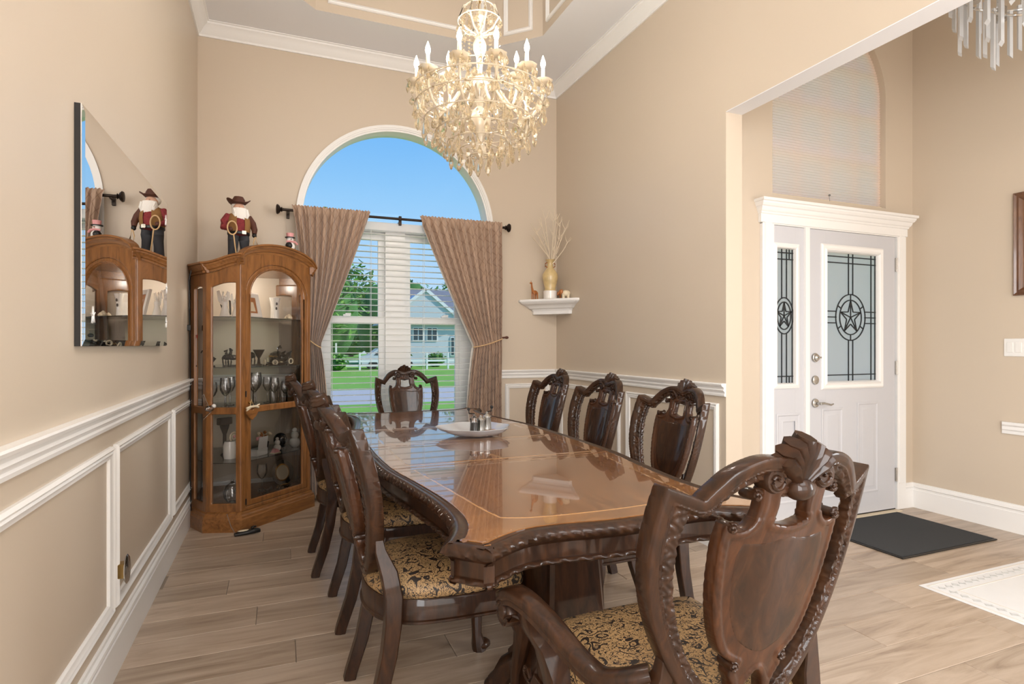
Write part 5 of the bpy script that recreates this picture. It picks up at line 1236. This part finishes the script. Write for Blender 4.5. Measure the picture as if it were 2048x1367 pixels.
for i, (w0, w1) in enumerate(((.022, .030), (.115, .123))):
    m = MB(); rectframe(m, Matrix(((1, 0, 0, -.82), (0, 1, 0, -.70), (0, 0, 1, .0036), (0, 0, 0, 1))), w0, 1.64-w0, w0, 1.40-w0, [(0, -.001), (0, .0008), (.008, .0008), (.008, -.001)]); m.build('border_line', M['porcelain'], il, smooth=False)
dme = MB().loft([[Vector((r_*cos(a), r_*sin(a), z_)) for a in (0, PI/2, PI, 1.5*PI)] for r_, z_ in ((.024, 0), (.020, .0012), (.012, .0012), (.010, .0004))], caps=True).mesh('border_diamond', M['grey'], smooth=False)
dme.materials[0] = pm('inlay_grey', srgb(206, 208, 208), .3)
for k_ in range(29):
    for s_ in (-1, 1): mesh_obj('border_diamond', dme, il, (-.745+1.49*k_/28, s_*.628, .0037))
for k_ in range(1, 24):
    for s_ in (-1, 1): mesh_obj('border_diamond', dme, il, (s_*.745, -.628+1.256*k_/24, .0037))
for r_ in (.30, .22, .12):
    MB().tube([(r_*1.2*cos(a), r_*sin(a), .0036) for a in np.linspace(0, 2*PI, 49)[:-1]], .006, 6, closed=True, flat=.25).build('oval_ring', M['inlay_grey'] if 'inlay_grey' in M else None, il)
# ------------------------------------------------------------------ crystal chandelier over the table
ct_, st_ = cos(math.atan(464/1151)), sin(math.atan(464/1151))
CX, CY = .95, 2.80
ch = thing('crystal_chandelier', 'champagne crystal chandelier with lit candle bulbs over the table', 'chandelier', (CX, CY, 0))
def rel(r_, t_): return (r_*ct_-t_*st_, -r_*st_-t_*ct_)
def crystal_mesh(nm, prof, n=6, mat='crystal'): return MB().lathe(prof, n=n).mesh(nm, M[mat], smooth=False)
drop = crystal_mesh('crystal_drop', [(0, 0), (.0025, -.002), (.0045, -.012), (.011, -.036), (.012, -.044), (.007, -.056), (0, -.062)])
kite = crystal_mesh('crystal_drop', [(0, 0), (.005, -.006), (.012, -.022), (.009, -.034), (0, -.046)], 4)
leafc = crystal_mesh('crystal_drop', [(0, 0), (.008, -.01), (.015, -.024), (.010, -.036), (0, -.042)], 8)
oct_ = crystal_mesh('crystal_bead', [(0, 0), (.008, -.008), (0, -.016)], 8)
rc = random.Random(5); NCR = [0]
def hang(x, y, z, k=None, sc=1.0):
    me = (drop, kite, leafc)[rc.randrange(3) if k is None else k]; sc *= rc.uniform(1.05, 1.4)
    mesh_obj('crystal_drop', me, ch, (x, y, z), (rc.uniform(-.12, .12), rc.uniform(-.12, .12), rc.uniform(0, 6)), (sc*(.8 if me is drop else 1), sc*.7, sc)); NCR[0] += 1
MB().lathe([(0, 2.20), (.012, 2.205), (.035, 2.235), (.035, 2.26), (.016, 2.29), (.020, 2.32), (.052, 2.36), (.060, 2.40), (.045, 2.44), (.018, 2.47), (.022, 2.52), (.050, 2.56), (.055, 2.585), (.03, 2.62), (.014, 2.65), (.016, 2.72), (.034, 2.76), (.036, 2.79), (.015, 2.83), (.012, 2.90), (.03, 2.93), (.02, 2.96), (0, 2.97)], n=16).build('column', M['champagne'], ch)
MB().tube([(0, 0, 2.95), (0, 0, 4.20)], .006, 8).build('hanging_rod', M['brass'], ch)
m = MB()
for k_ in range(30): m.tube([(.010*cos(a)*(1 if k_ % 2 else .15), .010*cos(a)*(.15 if k_ % 2 else 1), 2.98+k_*.040+.022*sin(a)) for a in np.linspace(0, 2*PI, 9)[:-1]], .0025, 5, closed=True, up=Vector((1, 1, .2)))
tag(m.build('chain', M['champagne'], ch), kind='stuff')
MB().lathe([(0, 4.228), (.075, 4.228), (.07, 4.20), (.03, 4.18), (.01, 4.16), (0, 4.16)], n=24).build('ceiling_canopy', M['brass'], ch)
spots = [(-.324, .0, 2.70), (-.245, .14, 2.70), (-.08, .265, 2.70), (.093, .275, 2.70), (.238, .163, 2.70), (.325, .0, 2.70), (.245, -.21, 2.60), (-.225, -.20, 2.60), (-.17, -.10, 2.775), (.19, -.10, 2.775)]
bobe = MB().lathe([(.010, 0), (.030, .002), (.044, .012), (.050, .022), (.046, .020), (.028, .008), (.010, .008)], n=18, wob=lambda a, z_: 1+.07*cos(a*2*PI*8)).mesh('bobeche', M['champagne'], angle=60)
cand = MB().lathe([(.009, .006), (.0105, .010), (.0095, .085), (.006, .088)], n=12).mesh('candle_sleeve', M['candle'])
blb = MB().lathe([(.005, .086), (.010, .094), (.0135, .108), (.011, .124), (.005, .140), (.0015, .152)], n=12).mesh('bulb', M['bulb'])
for i, (r_, t_, z_) in enumerate(spots):
    x, y = rel(r_, t_); R_ = math.hypot(x, y); zb = z_-.118
    P = [(x*q_, y*q_, zz) for q_, zz in ((.06, zb-.06), (.25, zb-.01), (.45, zb-.09), (.68, zb-.165), (.88, zb-.14), (.985, zb-.07), (1, zb))]
    PP = []
    A_ = np.array(P)
    for j in range(len(A_)-1):
        p0, p1, p2, p3 = A_[max(j-1, 0)], A_[j], A_[j+1], A_[min(j+2, len(A_)-1)]
        for t2 in (0, .25, .5, .75): PP.append(.5*(2*p1+(p2-p0)*t2+(2*p0-5*p1+4*p2-p3)*t2**2+(3*p1-p0-3*p2+p3)*t2**3))
    PP.append(A_[-1])
    arm = MB().tube(PP, .0075, 8).build('arm', M['champagne'], ch)
    mesh_obj('bobeche', bobe, arm, (x, y, zb)); mesh_obj('candle_sleeve', cand, arm, (x, y, zb)); mesh_obj('bulb', blb, arm, (x, y, zb))
    light('bulb_light', 'POINT', (x, y, z_), 7.2, (1, .965, .91), parent=arm, radius=.02)
    for k_ in range(7):
        a = k_*2*PI/7+i; hang(x+.046*cos(a), y+.046*sin(a), zb+.014, None, .9)
    hang(x, y, zb-.075, 0, 1.1)
    for q_ in (.45, .68, .85): hang(x*q_, y*q_, zb-(.10 if q_ < .5 else .17), None, 1.0)
for ring, (R_, z_, n_, k_) in enumerate(((.33, 2.455, 22, None), (.285, 2.38, 20, 0), (.225, 2.325, 18, 2), (.165, 2.275, 14, 0), (.10, 2.245, 10, 1), (.05, 2.215, 6, 0), (.11, 2.90, 9, 2), (.075, 2.97, 7, 0), (.14, 2.66, 10, None), (.21, 2.52, 16, None), (.27, 2.56, 18, None), (.12, 2.44, 10, 0), (.345, 2.52, 16, 2))):
    MB().tube([(R_*cos(a), R_*sin(a), z_+.006) for a in np.linspace(0, 2*PI, 41)[:-1]], .003, 6, closed=True).build('hoop', M['champagne'], ch)
    for j in range(n_): a = (j+.3*(ring % 2))*2*PI/n_; hang(R_*cos(a), R_*sin(a), z_+rc.uniform(-.012, .008), k_, 1.15 if ring < 6 else .9)
m = MB()
def beads(p, q, n_, sag, r_=.0068):
    for j in range(n_+1):
        s_ = j/n_; c_ = (p[0]+(q[0]-p[0])*s_, p[1]+(q[1]-p[1])*s_, p[2]+(q[2]-p[2])*s_-sag*4*s_*(1-s_)); m.lathe([(0, -r_), (r_, 0), (0, r_)], c=c_, n=6)
for i in range(12):
    a = i*2*PI/12; b_ = a+.26
    beads((.075*cos(a), .075*sin(a), 2.96), (.12*cos(b_), .12*sin(b_), 2.66), 14, .0)
    beads((.33*cos(a), .33*sin(a), 2.46), (.14*cos(b_), .14*sin(b_), 2.66), 16, .04)
    beads((.33*cos(a), .33*sin(a), 2.46), (.225*cos(b_), .225*sin(b_), 2.33), 9, .02); beads((.225*cos(a), .225*sin(a), 2.33), (.10*cos(b_), .10*sin(b_), 2.25), 9, .015)
    x0_, y0_, _ = spots[i % 10]; x0_, y0_ = rel(x0_, y0_); x1_, y1_, _ = spots[(i+1) % 10]; x1_, y1_ = rel(x1_, y1_)
    if i < 7: beads((x0_, y0_, 2.58), (x1_, y1_, 2.58), 16, .07)
tag(m.build('bead_garland', M['crystal'], ch, smooth=False), kind='stuff')
for j in range(8):
    a = j*PI/4; MB().tube([(.015*cos(a), .015*sin(a), 2.84), (.07*cos(a), .07*sin(a), 2.86), (.11*cos(a), .11*sin(a), 2.91), (.085*cos(a), .085*sin(a), 2.975), (.06*cos(a), .06*sin(a), 2.985)], .005, 6).build('crown_scroll', M['champagne'], ch)

# ------------------------------------------------------------------ foyer pendant of glass prisms (lower left part in view)
fx, fy, fz = 3.76, 1.71, 3.25
fp = thing('prism_chandelier', 'foyer chandelier of hanging square glass prisms at the upper right', 'chandelier', (fx, fy, 0))
MB().tube([(0, 0, fz+.10), (0, 0, FH-.03)], .008, 8).build('hanging_rod', M['chrome'], fp); MB().lathe([(0, FH-.03), (.07, FH-.03), (.07, FH-.001), (0, FH-.001)], n=24).build('ceiling_canopy', M['chrome'], fp)
prm = {}
def prismrod(x, y, z1, ln, rz):
    k_ = round(ln, 2)
    if k_ not in prm: prm[k_] = MB().loft([[Vector((a, b, z_+dz*(a+b))) for a, b in ((-.009, -.009), (.009, -.009), (.009, .009), (-.009, .009))] for z_, dz in ((-ln, .8), (0, 0))], caps=True).mesh('glass_prism', M['acrylic'], smooth=False)
    mesh_obj('glass_prism', prm[k_], fp, (x, y, z1), (0, 0, rz))
for R_, z_, n_ in ((.40, 3.215, 22), (.29, 3.13, 16), (.44, 3.39, 24)):
    MB().tube([(R_*cos(a), R_*sin(a), z_) for a in np.linspace(0, 2*PI, 49)[:-1]], .007, 8, closed=True).build('ring', M['chrome'], fp)
    for j in range(n_): a = j*2*PI/n_; prismrod((R_+.012)*cos(a), (R_+.012)*sin(a), z_+.03, (.26, .34, .30)[j % 3], a)
for j in range(6):
    a = j*PI/3+PI*1.05; MB().tube([(0, 0, fz+.12), (.2*cos(a), .2*sin(a), fz+.09), (.37*cos(a), .37*sin(a), fz+.0)], .006, 8).build('arm', M['chrome'], fp)
    MB().lathe([(0, 0), (.026, 0), (.026, .075), (.015, .085), (0, .085)], c=(.35*cos(a), .35*sin(a), 3.13), n=16).build('lamp_holder', M['nickel'], fp)
light('foyer_lamp_light', 'POINT', (0, 0, 3.6), 5, (1, .96, .9), parent=fp, radius=.12)

# ------------------------------------------------------------------ outdoors
GZ = -.5
struct(MB().box(-60, 90, 5.3, 17.5, GZ-.2, GZ).box(-60, 90, 23.6, 120, GZ-.2, GZ).build('ground_lawn', M['lawn'], smooth=False), 'sunlit green lawn outside the window', 'lawn')
struct(MB().box(-60, 90, 17.5, 23.6, GZ-.2, GZ-.03).build('ground_road', M['road'], smooth=False), 'pale grey road across the lawn', 'road')
struct(MB().box(XR2+.1, 9, YD+.25, 5.29, GZ-.2, GZ+.3).build('ground_porch', M['concrete'], smooth=False), 'unseen pale concrete porch slab outside the front door', 'porch')  # unseen slab, set pale to bounce sunlight onto the door glass
def leaf_cloud(m, c, rx, rz, n, s_, rg):
    for _ in range(n):
        while True:
            p = Vector((rg.uniform(-1, 1), rg.uniform(-1, 1), rg.uniform(-1, 1)))
            if .35 < p.length < 1: break
        p = Vector((c[0]+p.x*rx, c[1]+p.y*rx, c[2]+p.z*rz)); u = Vector((rg.uniform(-1, 1), rg.uniform(-1, 1), rg.uniform(-.6, .6))).normalized(); v = u.cross(Vector((rg.uniform(-.5, .5), rg.uniform(-.5, .5), 1))).normalized(); q = s_*rg.uniform(.6, 1.3)
        m.add([p-u*q, p+v*q*.5, p+u*q, p-v*q*.5], [(0, 1, 2, 3)])
def tree(x, y, h, r, mat, label, n=1400, s_=.34, seed=1, trunk=1.6):
    o = thing('leafy_tree', label, 'tree', (x, y, GZ), 0, 'trees across the lawn'); rg = random.Random(seed)
    MB().tube([(0, 0, -.05), (.05, 0, h*.3), (-.05, .1, h*.7)], [r*.08, r*.06, r*.03], 8).build('trunk', M['bark'], o)
    m = MB()
    for k_ in range(7):
        a = k_*2.4; q = r*.55 if k_ else 0; leaf_cloud(m, (q*cos(a), q*sin(a), h*(.16+.70*k_/6) if k_ else h*.5), r*.62, r*.5 if k_ else h*.42, n//7, s_, rg)
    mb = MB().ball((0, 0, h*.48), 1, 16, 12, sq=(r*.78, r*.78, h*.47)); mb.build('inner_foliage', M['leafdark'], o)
    tag(m.build('foliage', M[mat], o, smooth=False), kind='stuff')
for i, (x, y, h, r, mt, lb) in enumerate(((2.6, 44, 8.6, 3.6, 'leafgreen', 'broad green tree leftmost beyond the lawn'), (4.0, 55, 9.6, 3.2, 'leafdark', 'dark green tree second from the left beyond the lawn'), (10.4, 67, 9.2, 3.0, 'leafgreen', 'rounded green tree just left of the grey house'), (16.0, 74, 10.4, 3.6, 'leafdark', 'tree rising behind the ridge of the grey house'), (23.5, 76, 11.6, 3.8, 'leaflight', 'pale green tree behind the house at right'), (-5.5, 46, 9.5, 3.6, 'leafgreen', 'broad tree beyond the lawn hidden by the left curtain'), (10.2, 92, 11, 5, 'leafgreen', 'distant tree seen in the gap left of the house'))):
    tree(x, y, h, r, mt, lb, seed=i+3)
# young sparse tree near the window
yt = thing('young_tree', 'young sparse tree with small leaves close outside the window', 'tree', (.50, 9.6, GZ)); rg = random.Random(9)
MB().tube([(0, 0, -.05), (.03, .05, 1.2), (-.06, 0, 2.4), (.02, 0, 3.3)], [.04, .032, .022, .008], 8).build('trunk', M['bark'], yt)
m = MB(); lm = MB()
for k_ in range(26):
    z_ = 1.9+rg.random()*1.6; a = rg.uniform(0, 6.28); ln = (.3+.55*(3.9-z_)/2)*rg.uniform(.7, 1.2); p = Vector((-.02, 0, z_)); q = p+Vector((abs(cos(a))*ln*1.5-.3*ln, sin(a)*ln, ln*.7)); m.tube([p, (p+q)/2+Vector((0, 0, -.03)), q], [.008, .006, .002], 5)
    for j in range(16): leaf_cloud(lm, tuple(p+(q-p)*rg.uniform(.35, 1.05)), .06, .06, 1, .045, rg)
m.build('branch', M['bark'], yt); tag(lm.build('foliage', M['leaflight'], yt, smooth=False), kind='stuff')
# house across the street
hs = thing('far_house', 'grey-roofed house with pale siding across the street', 'house', (10.2, 50, GZ))
MB().box(0, 13, 0, 8, -.05, 3.9).build('main_wall', M['siding'], hs, smooth=False)
MB().box(-.4, 4.6, -1.6, 0.05, -.05, 3.6).build('wing_wall', M['siding'], hs, smooth=False)
def gable(x0, x1, y0, y1, z0, z1, ax): 
    m = MB()
    if ax == 'x': ym = (y0+y1)/2; m.add([(x0, y0, z0), (x1, y0, z0), (x1, y1, z0), (x0, y1, z0), (x0, ym, z1), (x1, ym, z1)], [(0, 1, 5, 4), (3, 4, 5, 2), (0, 4, 3), (1, 2, 5), (0, 3, 2, 1)])
    else: xm = (x0+x1)/2; m.add([(x0, y0, z0), (x1, y0, z0), (x1, y1, z0), (x0, y1, z0), (xm, y0, z1), (xm, y1, z1)], [(0, 4, 5, 3), (1, 2, 5, 4), (0, 1, 4), (3, 5, 2), (0, 3, 2, 1)])
    return m
gable(-.4, 13.6, -.6, 8.6, 3.85, 7.0, 'x').build('main_roof', M['roof'], hs, smooth=False)
gable(-2.4, 4.9, -2.0, 4, 3.5, 6.4, 'y').build('wing_roof', M['siding'], hs, smooth=False)
for (a, b, c_, d_) in ((-2.5, 3.45, 1.25, 6.5), (1.25, 6.5, 5.0, 3.45), (3.6, 3.6, 8.6, 5.9)):
    bars(MB(), [((a, b), (c_, d_))], -2.02, .26, .12).build('rake_board', M['trim'], hs)
for (x, z0, z1, w) in ((.3, 2.2, 3.2, .8), (1.5, 2.2, 3.2, .8), (3.6, .9, 2.4, .55)):
    f = MB().box(x-.08, x+w+.08, -1.68, -1.6, z0-.08, z1+.08).build('window_frame', M['trim'], hs, smooth=False); MB().box(x, x+w/2-.04, -1.70, -1.66, z0, z1).build('window_pane', M['pane_dark'], f, smooth=False); MB().box(x+w/2+.04, x+w, -1.70, -1.66, z0, z1).build('window_pane', M['pane_dark'], f, smooth=False)
for (x, z0, z1, w) in ((5.6, 2.2, 3.2, 1.7), (8.4, .8, 2.4, 1.6), (5.4, .5, 1.9, .8)):
    f = MB().box(x-.1, x+w+.1, -.09, .0, z0-.1, z1+.1).build('window_frame', M['trim'], hs, smooth=False); MB().box(x, x+w/2-.05, -.12, -.07, z0, z1).build('window_pane', M['pane_dark'], f, smooth=False); MB().box(x+w/2+.05, x+w, -.12, -.07, z0, z1).build('window_pane', M['pane_dark'], f, smooth=False)
MB().box(6.8, 12.5, -.15, 0, 0, 2.1).build('garage_door', M['white'], hs, smooth=False)
fn = thing('rail_fence', 'low white rail fence beyond the far lawn at left', 'fence', (2, 41.5, GZ))
for k_ in range(7): MB().bbox(k_*1.6-.06, k_*1.6+.06, -.06, .06, -.05, 1.25 if k_ != 1 else 1.9, .01).build('post', M['white'], fn)
for z_ in (.25, .55): MB().box(-.5, 10.2, -.03, .03, z_, z_+.14).build('rail', M['white'], fn, smooth=False)
cr_ = thing('parked_car', 'pale parked car in front of the trees across the lawn', 'car', (7.6, 43.6, GZ))
pr_ = [(-2.1, .35), (2.1, .35), (2.15, .8), (1.4, .98), (.8, 1.5), (-.9, 1.52), (-1.6, 1.0), (-2.15, .9)]
MB().prism(pr_, -.85, .85).build('body', M['siding'], cr_); MB().prism([(.75, 1.02), (.55, 1.42), (-.8, 1.44), (-1.25, 1.02)], -.87, .87).build('side_window', M['pane_dark'], cr_)
for x in (-1.3, 1.3):
    for y in (-.8, .8): MB().lathe([(0, -.1), (.32, -.1), (.34, 0), (.32, .1), (0, .1)], M=Matrix.Translation((x, y, .33)) @ Matrix.Rotation(PI/2, 4, 'X'), n=18).build('wheel', M['black'], cr_)
for i, x in enumerate((1.0, 3.4, 9.2, 11.8)):
    hb = thing('low_shrub', ['round low shrub leftmost near the fence', 'round low shrub second along the fence', 'low shrub before the house wing', 'low shrub before the house garage'][i], 'shrub', (x, 40.4 if i < 2 else 46.0, GZ), 0, 'low shrubs across the lawn')
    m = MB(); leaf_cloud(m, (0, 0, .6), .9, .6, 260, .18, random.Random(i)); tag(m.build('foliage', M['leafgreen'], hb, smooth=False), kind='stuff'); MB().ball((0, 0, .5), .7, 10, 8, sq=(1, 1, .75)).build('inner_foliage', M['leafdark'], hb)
